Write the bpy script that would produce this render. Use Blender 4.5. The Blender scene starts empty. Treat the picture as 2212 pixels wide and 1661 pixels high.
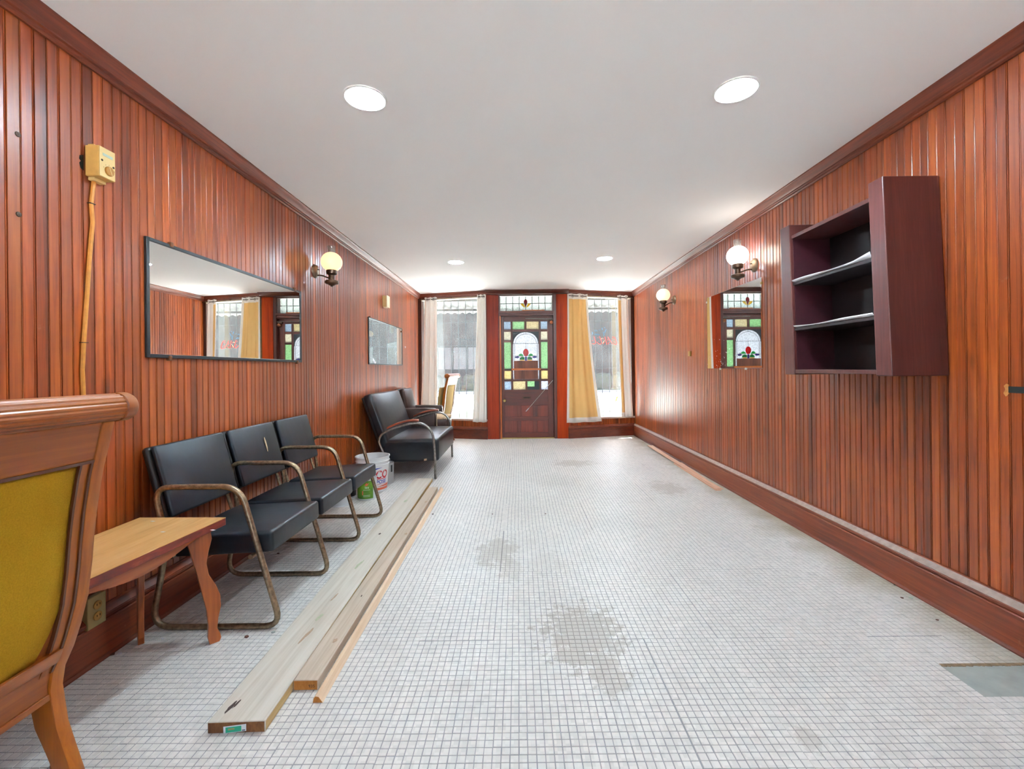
import bpy, bmesh, math, random
import numpy as np
from mathutils import Vector, Matrix
random.seed(7)
R = math.radians
SC = bpy.context.scene
COL = SC.collection

# ------------------------------------------------------------------ camera
F, CX, CY, TH, H = 950.0, 1120.0, 798.0, R(0.6), 1.16      # focal px, vanishing point, roll, eye height
cam_d = bpy.data.cameras.new('camera')
cam = bpy.data.objects.new('camera', cam_d)
COL.objects.link(cam)
cam_d.sensor_width = 36.0
cam_d.lens = F / 2212 * 36.0
cam_d.shift_x = -(CX - 1106.0) / 2212
cam_d.shift_y = -(830.5 - CY) / 2212
cam_d.clip_start = 0.05
cam.location = (0, 0, H)
cam.rotation_euler = (R(90), TH, 0)
SC.camera = cam

# ------------------------------------------------------------------ world, sun, exposure
world = bpy.data.worlds.new('world')
SC.world = world
world.use_nodes = True
wn = world.node_tree
wn.nodes.clear()
w_out = wn.nodes.new('ShaderNodeOutputWorld')
w_bg = wn.nodes.new('ShaderNodeBackground')
w_sky = wn.nodes.new('ShaderNodeTexSky')
w_sky.sky_type = 'NISHITA'
w_sky.sun_disc = False
w_sky.sun_elevation = R(54)
w_sky.sun_rotation = R(8)
w_sky.air_density = 1.0
w_sky.dust_density = 3.0
w_bg.inputs['Strength'].default_value = 0.6
wn.links.new(w_sky.outputs[0], w_bg.inputs[0])
wn.links.new(w_bg.outputs[0], w_out.inputs[0])

sun_d = bpy.data.lights.new('sun', 'SUN')
sun_d.energy = 46.0
sun_d.angle = R(0.6)
sun_d.color = (0.95, 0.99, 1.0)
sun = bpy.data.objects.new('sun', sun_d)
COL.objects.link(sun)
sun.location = (0, 20, 25)
sun.rotation_euler = Vector((-0.08, -math.cos(R(54)), -math.sin(R(54)))).to_track_quat('-Z', 'Y').to_euler()

SC.view_settings.view_transform = 'Standard'
SC.view_settings.look = 'None'
SC.view_settings.gamma = 1.0
SC.view_settings.use_curve_mapping = False
SC.view_settings.exposure = 1.12
DOWNLIGHT = 240.0        # emission of the recessed lamp lenses

# ------------------------------------------------------------------ pixel -> place helpers
def ray(px, py):
    dx, dy = px - CX, py - CY
    return Vector(((dx - dy * TH) / F, 1.0, -(dy + dx * TH) / F))
CAM = Vector((0, 0, H))
def on_x(px, py, X): d = ray(px, py); return CAM + d * (X / d.x)
def on_y(px, py, Y): d = ray(px, py); return CAM + d * Y
def on_z(px, py, Z): d = ray(px, py); return CAM + d * ((Z - H) / d.z)
def on_plane(px, py, p0, n): d = ray(px, py); return CAM + d * ((p0 - CAM).dot(n) / d.dot(n))

# ------------------------------------------------------------------ materials
MATS = {}
def new_mat(name):
    m = bpy.data.materials.new(name)
    m.use_nodes = True
    nt = m.node_tree
    b = nt.nodes['Principled BSDF']
    MATS[name] = m
    return m, nt, b
def srgb(r, g, b):
    f = lambda c: ((c / 255 + 0.055) / 1.055) ** 2.4 if c > 10 else c / 255 / 12.92
    return (f(r), f(g), f(b), 1.0)
def plain(name, col, rough=0.5, metal=0.0, spec=0.5, coat=0.0, var=0.0, scale=20.0, bump=0.0, sheen=0.0):
    m, nt, b = new_mat(name)
    c = srgb(*col)
    b.inputs['Base Color'].default_value = c
    b.inputs['Roughness'].default_value = rough
    b.inputs['Metallic'].default_value = metal
    b.inputs['Specular IOR Level'].default_value = spec
    b.inputs['Coat Weight'].default_value = coat
    b.inputs['Sheen Weight'].default_value = sheen
    if var or bump:
        g = nt.nodes.new('ShaderNodeNewGeometry')
        n = nt.nodes.new('ShaderNodeTexNoise')
        n.inputs['Scale'].default_value = scale
        n.inputs['Detail'].default_value = 5
        nt.links.new(g.outputs['Position'], n.inputs['Vector'])
        if var:
            r = nt.nodes.new('ShaderNodeValToRGB')
            r.color_ramp.elements[0].position = 0.3
            r.color_ramp.elements[1].position = 0.7
            r.color_ramp.elements[0].color = [x * (1 - var) for x in c[:3]] + [1]
            r.color_ramp.elements[1].color = [min(1, x * (1 + var)) for x in c[:3]] + [1]
            nt.links.new(n.outputs['Fac'], r.inputs[0])
            nt.links.new(r.outputs[0], b.inputs['Base Color'])
        if bump:
            bp = nt.nodes.new('ShaderNodeBump')
            bp.inputs['Strength'].default_value = bump
            bp.inputs['Distance'].default_value = 0.004
            nt.links.new(n.outputs['Fac'], bp.inputs['Height'])
            nt.links.new(bp.outputs[0], b.inputs['Normal'])
    return m
def wood(name, dark, mid, light, axis='z', rough=0.3, coat=0.25, grain=60.0, objvar=0.25, knots=0.0, bump=0.15, stretch=0.04, scuff=0.0, spec=0.5):
    m, nt, b = new_mat(name)
    N, L = nt.nodes.new, nt.links.new
    g = N('ShaderNodeNewGeometry')
    oi = N('ShaderNodeObjectInfo')
    mp = N('ShaderNodeMapping')
    s = [1.0, 1.0, 1.0]
    s['xyz'.index(axis)] = stretch
    mp.inputs['Scale'].default_value = s
    L(g.outputs['Position'], mp.inputs['Vector'])
    mul = N('ShaderNodeMath'); mul.operation = 'MULTIPLY'; mul.inputs[1].default_value = 37.0
    L(oi.outputs['Random'], mul.inputs[0])
    add = N('ShaderNodeVectorMath'); add.operation = 'ADD'
    L(mp.outputs[0], add.inputs[0]); L(mul.outputs[0], add.inputs[1])
    n = N('ShaderNodeTexNoise')
    n.inputs['Scale'].default_value = grain
    n.inputs['Detail'].default_value = 6
    n.inputs['Roughness'].default_value = 0.6
    n.inputs['Distortion'].default_value = 0.8
    L(add.outputs[0], n.inputs['Vector'])
    n2 = N('ShaderNodeTexNoise')
    n2.inputs['Scale'].default_value = grain * 0.15
    n2.inputs['Detail'].default_value = 3
    L(add.outputs[0], n2.inputs['Vector'])
    mixn = N('ShaderNodeMath'); mixn.operation = 'MULTIPLY_ADD'
    mixn.inputs[1].default_value = 0.5
    L(n.outputs['Fac'], mixn.inputs[0])
    hf = N('ShaderNodeMath'); hf.operation = 'MULTIPLY'; hf.inputs[1].default_value = 0.5
    L(n2.outputs['Fac'], hf.inputs[0]); L(hf.outputs[0], mixn.inputs[2])
    r = N('ShaderNodeValToRGB')
    e = r.color_ramp.elements
    e[0].position, e[0].color = 0.34, srgb(*dark)
    e[1].position, e[1].color = 0.66, srgb(*light)
    x = e.new(0.5); x.color = srgb(*mid)
    L(mixn.outputs[0], r.inputs[0])
    mr = N('ShaderNodeMapRange')
    mr.inputs['To Min'].default_value = 1 - objvar
    mr.inputs['To Max'].default_value = 1 + objvar
    L(oi.outputs['Random'], mr.inputs['Value'])
    vm = N('ShaderNodeVectorMath'); vm.operation = 'SCALE'
    L(r.outputs[0], vm.inputs[0]); L(mr.outputs[0], vm.inputs['Scale'])
    col = vm.outputs[0]
    if knots:
        bn = N('ShaderNodeTexNoise'); bn.inputs['Scale'].default_value = 5.0; bn.inputs['Detail'].default_value = 6; bn.inputs['Roughness'].default_value = 0.65
        L(add.outputs[0], bn.inputs['Vector'])
        br_ = N('ShaderNodeMapRange'); br_.inputs['From Min'].default_value = 0.32; br_.inputs['From Max'].default_value = 0.56
        br_.inputs['To Min'].default_value = 0.58; br_.inputs['To Max'].default_value = 1.1
        L(bn.outputs['Fac'], br_.inputs['Value'])
        vb = N('ShaderNodeVectorMath'); vb.operation = 'SCALE'; L(col, vb.inputs[0]); L(br_.outputs[0], vb.inputs['Scale']); col = vb.outputs[0]
        v = N('ShaderNodeTexVoronoi')
        v.inputs['Scale'].default_value = 5.5
        mk = N('ShaderNodeMapping')
        ks = [1.0, 1.0, 1.0]; ks['xyz'.index(axis)] = 0.45
        mk.inputs['Scale'].default_value = ks
        L(g.outputs['Position'], mk.inputs['Vector'])
        dn = N('ShaderNodeVectorMath'); dn.operation = 'ADD'
        L(mk.outputs[0], dn.inputs[0])
        sc = N('ShaderNodeVectorMath'); sc.operation = 'SCALE'; sc.inputs['Scale'].default_value = 0.04
        L(n.outputs['Color'], sc.inputs[0]); L(sc.outputs[0], dn.inputs[1])
        L(dn.outputs[0], v.inputs['Vector'])
        kr = N('ShaderNodeMapRange')
        kr.inputs['From Min'].default_value = 0.03
        kr.inputs['From Max'].default_value = 0.16
        kr.inputs['To Min'].default_value = 1.0 - knots
        kr.inputs['To Max'].default_value = 1.0
        L(v.outputs['Distance'], kr.inputs['Value'])
        vk = N('ShaderNodeVectorMath'); vk.operation = 'SCALE'
        L(col, vk.inputs[0]); L(kr.outputs[0], vk.inputs['Scale'])
        col = vk.outputs[0]
    if scuff:
        sn = N('ShaderNodeTexNoise'); sn.inputs['Scale'].default_value = 7; sn.inputs['Detail'].default_value = 10
        sn.inputs['Roughness'].default_value = 0.75
        L(g.outputs['Position'], sn.inputs['Vector'])
        sr = N('ShaderNodeMapRange'); sr.inputs['From Min'].default_value = 0.64; sr.inputs['From Max'].default_value = 0.72
        sr.inputs['To Max'].default_value = scuff
        L(sn.outputs['Fac'], sr.inputs['Value'])
        mx = N('ShaderNodeMix'); mx.data_type = 'RGBA'
        L(sr.outputs[0], mx.inputs['Factor']); L(col, mx.inputs[6]); mx.inputs[7].default_value = srgb(176, 140, 118)
        col = mx.outputs[2]
    L(col, b.inputs['Base Color'])
    rr = N('ShaderNodeMapRange')
    rr.inputs['To Min'].default_value = rough - 0.08
    rr.inputs['To Max'].default_value = rough + 0.14
    L(n2.outputs['Fac'], rr.inputs['Value'])
    L(rr.outputs[0], b.inputs['Roughness'])
    b.inputs['Coat Weight'].default_value = coat
    b.inputs['Coat Roughness'].default_value = 0.28
    b.inputs['Specular IOR Level'].default_value = spec
    bp = N('ShaderNodeBump'); bp.inputs['Strength'].default_value = bump; bp.inputs['Distance'].default_value = 0.002
    L(mixn.outputs[0], bp.inputs['Height']); L(bp.outputs[0], b.inputs['Normal'])
    return m
def emit(name, col, strength):
    m, nt, b = new_mat(name)
    b.inputs['Base Color'].default_value = srgb(*col)
    b.inputs['Emission Color'].default_value = srgb(*col)
    b.inputs['Emission Strength'].default_value = strength
    b.inputs['Roughness'].default_value = 0.3
    return m
def glass(name, col=(255, 255, 255), gloss=0.06, dust=0.0, trans=0.0, rough=0.02, bump=0.0, bscale=60):
    """thin pane: transparent + a little gloss, with optional dust film / frosting"""
    m = bpy.data.materials.new(name); m.use_nodes = True; MATS[name] = m
    nt = m.node_tree; nt.nodes.clear()
    N, L = nt.nodes.new, nt.links.new
    out = N('ShaderNodeOutputMaterial')
    tr = N('ShaderNodeBsdfTransparent'); tr.inputs[0].default_value = srgb(*col)
    gl = N('ShaderNodeBsdfGlossy'); gl.inputs['Roughness'].default_value = rough
    mx = N('ShaderNodeMixShader'); mx.inputs[0].default_value = gloss
    cur = tr.outputs[0]
    if trans:
        tl = N('ShaderNodeBsdfTranslucent'); tl.inputs[0].default_value = srgb(*col)
        m2 = N('ShaderNodeMixShader'); m2.inputs[0].default_value = trans
        L(cur, m2.inputs[1]); L(tl.outputs[0], m2.inputs[2]); cur = m2.outputs[0]
    if dust:
        df = N('ShaderNodeBsdfDiffuse'); df.inputs[0].default_value = (0.8, 0.82, 0.84, 1)
        tl2 = N('ShaderNodeBsdfTranslucent'); tl2.inputs[0].default_value = (0.8, 0.82, 0.84, 1)
        m4 = N('ShaderNodeMixShader'); m4.inputs[0].default_value = 0.5
        L(df.outputs[0], m4.inputs[1]); L(tl2.outputs[0], m4.inputs[2])
        m3 = N('ShaderNodeMixShader')
        g = N('ShaderNodeNewGeometry'); n = N('ShaderNodeTexNoise'); n.inputs['Scale'].default_value = 4; n.inputs['Detail'].default_value = 8
        L(g.outputs['Position'], n.inputs['Vector'])
        mr = N('ShaderNodeMapRange'); mr.inputs['From Min'].default_value = 0.3; mr.inputs['From Max'].default_value = 0.75
        mr.inputs['To Min'].default_value = dust * 0.5; mr.inputs['To Max'].default_value = dust * 1.5
        L(n.outputs['Fac'], mr.inputs['Value']); L(mr.outputs[0], m3.inputs[0])
        L(cur, m3.inputs[1]); L(m4.outputs[0], m3.inputs[2]); cur = m3.outputs[0]
    if bump:
        g2 = N('ShaderNodeNewGeometry'); v = N('ShaderNodeTexVoronoi'); v.inputs['Scale'].default_value = bscale
        L(g2.outputs['Position'], v.inputs['Vector'])
        bp = N('ShaderNodeBump'); bp.inputs['Strength'].default_value = bump; bp.inputs['Distance'].default_value = 0.003
        L(v.outputs['Distance'], bp.inputs['Height']); L(bp.outputs[0], gl.inputs['Normal'])
        # pressed texture also varies how much light each dimple passes
        vm = N('ShaderNodeMapRange'); vm.inputs['From Max'].default_value = 0.7
        vm.inputs['To Min'].default_value = 1.0; vm.inputs['To Max'].default_value = 0.62
        L(v.outputs['Distance'], vm.inputs['Value'])
        sc = N('ShaderNodeVectorMath'); sc.operation = 'SCALE'; sc.inputs[0].default_value = srgb(*col)[:3]
        L(vm.outputs[0], sc.inputs['Scale']); L(sc.outputs[0], tr.inputs[0])
        if trans: L(sc.outputs[0], tl.inputs[0])
    L(cur, mx.inputs[1]); L(gl.outputs[0], mx.inputs[2]); L(mx.outputs[0], out.inputs[0])
    return m

# varnished pine of the walls, three grain directions
DK, MD, LT = (90, 30, 6), (146, 62, 15), (176, 88, 25)
wood('wall_wood', DK, MD, LT, 'z', rough=0.36, coat=0.42, grain=55, objvar=0.16, knots=0.55, bump=0.25, scuff=0.25)
wood('trim_wood_y', (70, 26, 12), (112, 46, 22), (138, 64, 30), 'y', rough=0.42, coat=0.15, objvar=0.05, scuff=0.12)
wood('trim_wood_x', (58, 20, 10), (96, 36, 18), (120, 52, 26), 'x', rough=0.32, coat=0.3, objvar=0.05)
wood('trim_wood_z', (104, 26, 8), (160, 50, 9), (180, 68, 14), 'z', rough=0.4, coat=0.0, objvar=0.08, spec=0.15)
wood('pilaster_dark', (92, 24, 8), (128, 38, 14), (148, 52, 20), 'z', rough=0.4, coat=0.0, objvar=0.0, spec=0.2)
wood('door_wood_z', (52, 20, 12), (84, 32, 20), (106, 44, 26), 'z', rough=0.35, coat=0.25, objvar=0.05)
wood('door_wood_x', (54, 20, 12), (88, 33, 20), (110, 46, 26), 'x', rough=0.35, coat=0.25, objvar=0.05)
wood('door_panel_wood', (72, 26, 14), (110, 42, 24), (132, 56, 32), 'z', rough=0.35, coat=0.25, objvar=0.1)
plain('corner_trim', (62, 34, 24), 0.4, var=0.25, scale=30)
wood('baseboard_dirty', (84, 32, 12), (122, 52, 24), (144, 72, 36), 'y', rough=0.4, coat=0.15, objvar=0.0, scuff=0.3)
plain('pale_ledge', (170, 148, 136), 0.7, var=0.15, scale=40)  # pale mottled tone of the right baseboard ledge and window sills
wood('orange_trim', (150, 70, 14), (190, 96, 24), (212, 120, 40), 'z', rough=0.35, objvar=0.0)
wood('orange_trim_x', (150, 70, 14), (190, 96, 24), (212, 120, 40), 'x', rough=0.35, objvar=0.0)
plain('brass_sill', (196, 164, 96), 0.35, 0.6)
# chair woods
wood('chair_wood', (120, 58, 6), (160, 84, 10), (182, 104, 20), 'z', rough=0.38, coat=0.15, grain=40, objvar=0.08)
wood('chair_wood_y', (116, 54, 8), (154, 78, 12), (178, 100, 24), 'y', rough=0.38, coat=0.15, grain=40, objvar=0.08)
plain('chair_groove', (84, 38, 10), 0.4, coat=0.2)
wood('table_wood', (120, 54, 14), (164, 82, 28), (188, 106, 46), 'z', rough=0.32, coat=0.3, grain=45, objvar=0.06)
wood('table_wood_y', (120, 54, 14), (164, 82, 28), (188, 106, 46), 'y', rough=0.32, coat=0.3, grain=45, objvar=0.06)
wood('table_top', (206, 142, 76), (230, 174, 106), (240, 194, 134), 'y', rough=0.4, coat=0.1, grain=28, objvar=0.0, stretch=0.12)
wood('table_edge', (70, 18, 12), (120, 34, 18), (168, 78, 40), 'y', rough=0.4, coat=0.2, grain=50, objvar=0.0, stretch=0.15)
wood('arm_wood', (92, 34, 14), (140, 60, 28), (166, 82, 40), 'x', rough=0.3, coat=0.35, objvar=0.08)
# lumber
wood('lumber_grey', (186, 174, 158), (208, 199, 185), (220, 213, 202), 'y', rough=0.75, coat=0, grain=40, objvar=0.03, stretch=0.03, bump=0.2)
wood('lumber_tan', (172, 152, 132), (196, 178, 158), (210, 196, 180), 'y', rough=0.75, coat=0, grain=40, objvar=0.03, stretch=0.03, bump=0.2)
wood('lumber_edge', (176, 140, 84), (204, 172, 116), (216, 190, 140), 'y', rough=0.7, coat=0, objvar=0.0)
wood('lumber_fresh', (214, 178, 142), (228, 198, 166), (236, 212, 184), 'y', rough=0.65, coat=0, grain=60, objvar=0.05)
wood('end_grain_dark', (74, 44, 18), (110, 66, 34), (140, 96, 52), 'z', rough=0.8, coat=0, grain=70, objvar=0.0, stretch=0.5)
wood('end_grain_orange', (150, 92, 30), (176, 112, 44), (192, 130, 60), 'z', rough=0.8, coat=0, grain=70, objvar=0.0, stretch=0.5)
plain('knot_dark', (74, 56, 52), 0.9, var=0.4, scale=200)
wood('offcut_wood', (214, 160, 132), (232, 186, 158), (240, 204, 178), 'y', rough=0.7, coat=0, objvar=0.0)
# upholstery and metal
plain('olive_fabric', (174, 131, 30), 0.95, spec=0.1, var=0.12, scale=300, bump=0.3)
plain('tan_fabric', (176, 148, 96), 0.95, spec=0.1, var=0.12, scale=260, bump=0.3)
plain('black_vinyl', (17, 23, 31), 0.36, spec=0.5, var=0.3, scale=18, bump=0.15)
plain('black_leather', (22, 24, 30), 0.3, spec=0.5, var=0.3, scale=14, bump=0.2)
plain('black_shell', (14, 13, 14), 0.45, var=0.3, scale=30, bump=0.4)
plain('brown_leather', (54, 36, 31), 0.34, spec=0.5, var=0.25, scale=16, bump=0.25)
plain('worn_beige', (196, 166, 134), 0.85, var=0.2, scale=50, bump=0.4)
plain('chrome_worn', (150, 146, 140), 0.3, 0.9, var=0.3, scale=50)
plain('steel_bronze', (152, 132, 106), 0.33, 0.85, var=0.4, scale=70)
plain('bronze', (82, 60, 44), 0.4, 0.6, var=0.25, scale=60)
plain('bronze_plate', (124, 104, 82), 0.45, 0.5, var=0.2, scale=40)
plain('brass', (176, 146, 88), 0.35, 0.8)
plain('copper_old', (146, 88, 56), 0.4, 0.7, var=0.3, scale=60)
plain('iron_bar', (58, 66, 72), 0.6, 0.2)
plain('mirror_frame', (26, 32, 38), 0.35)
plain('clip_brown', (112, 70, 40), 0.4, 0.4)
plain('clear_clip', (206, 204, 196), 0.2)
m, nt, b = new_mat('mirror'); b.inputs['Metallic'].default_value = 1; b.inputs['Roughness'].default_value = 0.0
b.inputs['Base Color'].default_value = (0.86, 0.88, 0.87, 1)
m, nt, b = new_mat('mirror_old'); b.inputs['Metallic'].default_value = 1; b.inputs['Roughness'].default_value = 0.015
b.inputs['Base Color'].default_value = (0.84, 0.88, 0.88, 1)
# white goods
plain('white_paint', (226, 226, 224), 0.6)
plain('lamp_trim', (222, 222, 220), 0.45)
plain('bucket_white', (226, 226, 226), 0.35, spec=0.5)
plain('print_red', (206, 34, 46), 0.5)
plain('print_blue', (22, 60, 176), 0.5)
plain('print_orange', (222, 104, 70), 0.5)
plain('print_white', (232, 232, 230), 0.5)
plain('can_steel', (186, 188, 190), 0.35, 0.5)
plain('can_white', (206, 208, 210), 0.4, 0.2)
plain('can_black', (26, 26, 30), 0.4)
m, nt, b = new_mat('green_print')
g = nt.nodes.new('ShaderNodeNewGeometry'); n = nt.nodes.new('ShaderNodeTexNoise'); n.inputs['Scale'].default_value = 9
nt.links.new(g.outputs['Position'], n.inputs['Vector'])
r = nt.nodes.new('ShaderNodeValToRGB'); r.color_ramp.elements[0].position = 0.35; r.color_ramp.elements[1].position = 0.7
r.color_ramp.elements[0].color = srgb(44, 96, 30); r.color_ramp.elements[1].color = srgb(112, 158, 34)
nt.links.new(n.outputs['Fac'], r.inputs[0]); nt.links.new(r.outputs[0], b.inputs['Base Color']); b.inputs['Roughness'].default_value = 0.4
plain('thermostat_ivory', (214, 168, 92), 0.45, var=0.08, scale=30)
plain('thermostat_face', (226, 192, 128), 0.45)
plain('dial_tan', (176, 120, 44), 0.4)
plain('screw_dark', (70, 52, 36), 0.5, 0.4)
plain('faded_blue', (176, 188, 170), 0.6)
plain('cable_tan', (206, 136, 52), 0.5, var=0.12, scale=40)
plain('chime_tan', (206, 176, 116), 0.5)
plain('chime_white', (230, 216, 186), 0.5)
plain('outlet_plate', (168, 150, 98), 0.35, 0.3)
plain('outlet_ivory', (186, 140, 64), 0.4)
plain('dark_hole', (8, 7, 6), 0.9)
plain('bare_wood', (190, 120, 60), 0.8, var=0.2, scale=60)
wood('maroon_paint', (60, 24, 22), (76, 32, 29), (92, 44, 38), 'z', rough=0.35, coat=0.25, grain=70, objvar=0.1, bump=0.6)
plain('maroon_shade', (50, 14, 22), 0.45, var=0.2, scale=30)  # cabinet maroon darkened: recess shade put into the colour
plain('maroon_inner', (22, 8, 11), 0.45, var=0.2, scale=30)  # back board and shelves, darkened further by shade in the colour
plain('paper_white', (226, 226, 232), 0.7)
plain('sticker_white', (222, 228, 232), 0.5)
plain('sticker_green', (30, 170, 132), 0.5)
plain('ink_grey', (100, 104, 124), 0.6)
plain('cement', (160, 164, 158), 0.8, var=0.12, scale=14, bump=0.2)
plain('dirt_brown', (134, 112, 84), 0.9, var=0.4, scale=60)
plain('leaf_bit', (96, 56, 40), 0.8)
plain('lead_came', (66, 68, 70), 0.5, 0.3)
# curtains: cloth that lets some light through
def cloth(name, col, trans):
    m = bpy.data.materials.new(name); m.use_nodes = True; MATS[name] = m
    nt = m.node_tree; nt.nodes.clear()
    o = nt.nodes.new('ShaderNodeOutputMaterial'); d = nt.nodes.new('ShaderNodeBsdfDiffuse'); t = nt.nodes.new('ShaderNodeBsdfTranslucent')
    x = nt.nodes.new('ShaderNodeMixShader'); x.inputs[0].default_value = trans
    d.inputs[0].default_value = srgb(*col); t.inputs[0].default_value = srgb(*col)
    nt.links.new(d.outputs[0], x.inputs[1]); nt.links.new(t.outputs[0], x.inputs[2]); nt.links.new(x.outputs[0], o.inputs[0])
cloth('curtain_white', (238, 233, 227), 0.16)
cloth('curtain_orange', (234, 196, 130), 0.12)
# glass
glass('window_glass', (250, 252, 252), 0.05, dust=0.05)
glass('clear_chimney', (240, 240, 238), 0.16, dust=0.12)
for nm, c in (('blue', (166, 178, 190)), ('green', (158, 186, 154)), ('tan', (186, 178, 154)), ('cream', (194, 191, 178)),
              ('amber', (200, 189, 152)), ('paleblue', (190, 193, 203)), ('white', (186, 188, 193)), ('frost', (206, 212, 210))):
    glass('glass_' + nm, c, 0.06, trans=0.55, rough=0.15, bump=0.4, bscale=70)
for nm, c in (('red', (206, 20, 40)), ('leaf', (30, 150, 84)), ('leaf2', (60, 190, 110)), ('purple', (84, 74, 150)), ('yellow', (226, 190, 92)), ('wine', (160, 34, 48))):
    glass('glass_' + nm, c, 0.06, trans=0.6, rough=0.15)
glass('paint_red', (200, 40, 36), 0.02, trans=0.9); plain('sign_red', (206, 66, 58), 0.5); plain('sign_blue', (52, 120, 164), 0.5); plain('sign_cream', (232, 214, 176), 0.5)
# lamps
emit('downlight_lens', (234, 248, 255), DOWNLIGHT)
emit('globe_warm', (255, 206, 146), 0.7)
emit('globe_white', (255, 248, 236), 6.0)
emit('globe_warm_far', (255, 212, 170), 0.6)
emit('bulb_hot', (255, 240, 214), 8.0)
# outside
plain('street', (226, 224, 218), 0.9, var=0.06, scale=3)
plain('lawn', (52, 66, 36), 0.95, var=0.35, scale=12)
plain('facade_grey', (29, 32, 33), 0.85, var=0.06, scale=6)
plain('facade_trim', (200, 200, 196), 0.8)
plain('shrub_green', (34, 50, 36), 0.9, var=0.4, scale=8)
plain('awning_metal', (58, 62, 61), 0.6, 0.0, var=0.1, scale=5)
plain('awning_beam', (38, 42, 42), 0.6)
m, nt, b = new_mat('shop_pane'); b.inputs['Metallic'].default_value = 0.8; b.inputs['Roughness'].default_value = 0.12
b.inputs['Base Color'].default_value = (0.13, 0.125, 0.14, 1)

# ceiling paint
plain('ceiling_paint', (242, 243, 243), 0.8, var=0.012, scale=1.5)
plain('plaster', (232, 230, 226), 0.8)

# floor tile and grout: worn stains live at fixed places of the floor
def stain_nodes(nt, base_out, stain_col, strength, thr=0.55):
    N, L = nt.nodes.new, nt.links.new
    g = N('ShaderNodeNewGeometry')
    n = N('ShaderNodeTexNoise'); n.inputs['Scale'].default_value = 11; n.inputs['Detail'].default_value = 10; n.inputs['Roughness'].default_value = 0.82
    L(g.outputs['Position'], n.inputs['Vector'])
    cur = None
    for (x, y, rx, ry, s) in ((0.27, 1.92, 0.22, 0.29, 1.0), (0.33, 1.70, 0.10, 0.16, 0.8), (-0.15, 2.80, 0.16, 0.30, 0.75), (-0.05, 2.55, 0.08, 0.16, 0.5),
                              (0.66, 5.40, 0.30, 0.22, 0.75), (1.43, 4.25, 0.19, 0.30, 0.7), (0.15, 2.62, 0.14, 0.22, 0.25), (-0.22, 1.62, 0.06, 0.05, 0.35),
                              (0.90, 1.37, 0.05, 0.06, 0.55), (0.35, 4.6, 0.3, 0.3, 0.25)):
        sub = N('ShaderNodeVectorMath'); sub.operation = 'SUBTRACT'; sub.inputs[1].default_value = (x, y, 0)
        L(g.outputs['Position'], sub.inputs[0])
        mu = N('ShaderNodeVectorMath'); mu.operation = 'MULTIPLY'; mu.inputs[1].default_value = (1 / rx, 1 / ry, 0)
        L(sub.outputs[0], mu.inputs[0])
        ln = N('ShaderNodeVectorMath'); ln.operation = 'LENGTH'; L(mu.outputs[0], ln.inputs[0])
        ad = N('ShaderNodeMath'); ad.operation = 'MULTIPLY_ADD'; ad.inputs[1].default_value = -4.2; ad.inputs[2].default_value = 2.2
        L(n.outputs['Fac'], ad.inputs[0])
        sm = N('ShaderNodeMath'); sm.operation = 'ADD'; L(ln.outputs['Value'], sm.inputs[0]); L(ad.outputs[0], sm.inputs[1])
        mr = N('ShaderNodeMapRange'); mr.inputs['From Min'].default_value = thr + 0.35; mr.inputs['From Max'].default_value = thr + 0.25
        mr.inputs['To Max'].default_value = s
        L(sm.outputs[0], mr.inputs['Value'])
        if cur is None: cur = mr.outputs[0]
        else:
            mxm = N('ShaderNodeMath'); mxm.operation = 'MAXIMUM'; L(cur, mxm.inputs[0]); L(mr.outputs[0], mxm.inputs[1]); cur = mxm.outputs[0]
    mul = N('ShaderNodeMath'); mul.operation = 'MULTIPLY'; mul.inputs[1].default_value = strength; L(cur, mul.inputs[0])
    mx = N('ShaderNodeMix'); mx.data_type = 'RGBA'
    L(mul.outputs[0], mx.inputs['Factor']); L(base_out, mx.inputs[6]); mx.inputs[7].default_value = srgb(*stain_col)
    # trodden dirt along the right-hand wall
    sx = N('ShaderNodeSeparateXYZ'); L(g.outputs['Position'], sx.inputs[0])
    n2 = N('ShaderNodeTexNoise'); n2.inputs['Scale'].default_value = 4; n2.inputs['Detail'].default_value = 8
    L(g.outputs['Position'], n2.inputs['Vector'])
    ad2 = N('ShaderNodeMath'); ad2.operation = 'MULTIPLY_ADD'; ad2.inputs[1].default_value = 0.5; L(n2.outputs['Fac'], ad2.inputs[0]); L(sx.outputs['X'], ad2.inputs[2])
    m2 = N('ShaderNodeMapRange'); m2.inputs['From Min'].default_value = 1.96; m2.inputs['From Max'].default_value = 2.28; m2.inputs['To Max'].default_value = 0.9
    L(ad2.outputs[0], m2.inputs['Value'])
    mx2 = N('ShaderNodeMix'); mx2.data_type = 'RGBA'
    L(m2.outputs[0], mx2.inputs['Factor']); L(mx.outputs[2], mx2.inputs[6]); mx2.inputs[7].default_value = srgb(164, 152, 128)
    return mx2.outputs[2]
PITCH = 0.0267
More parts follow.
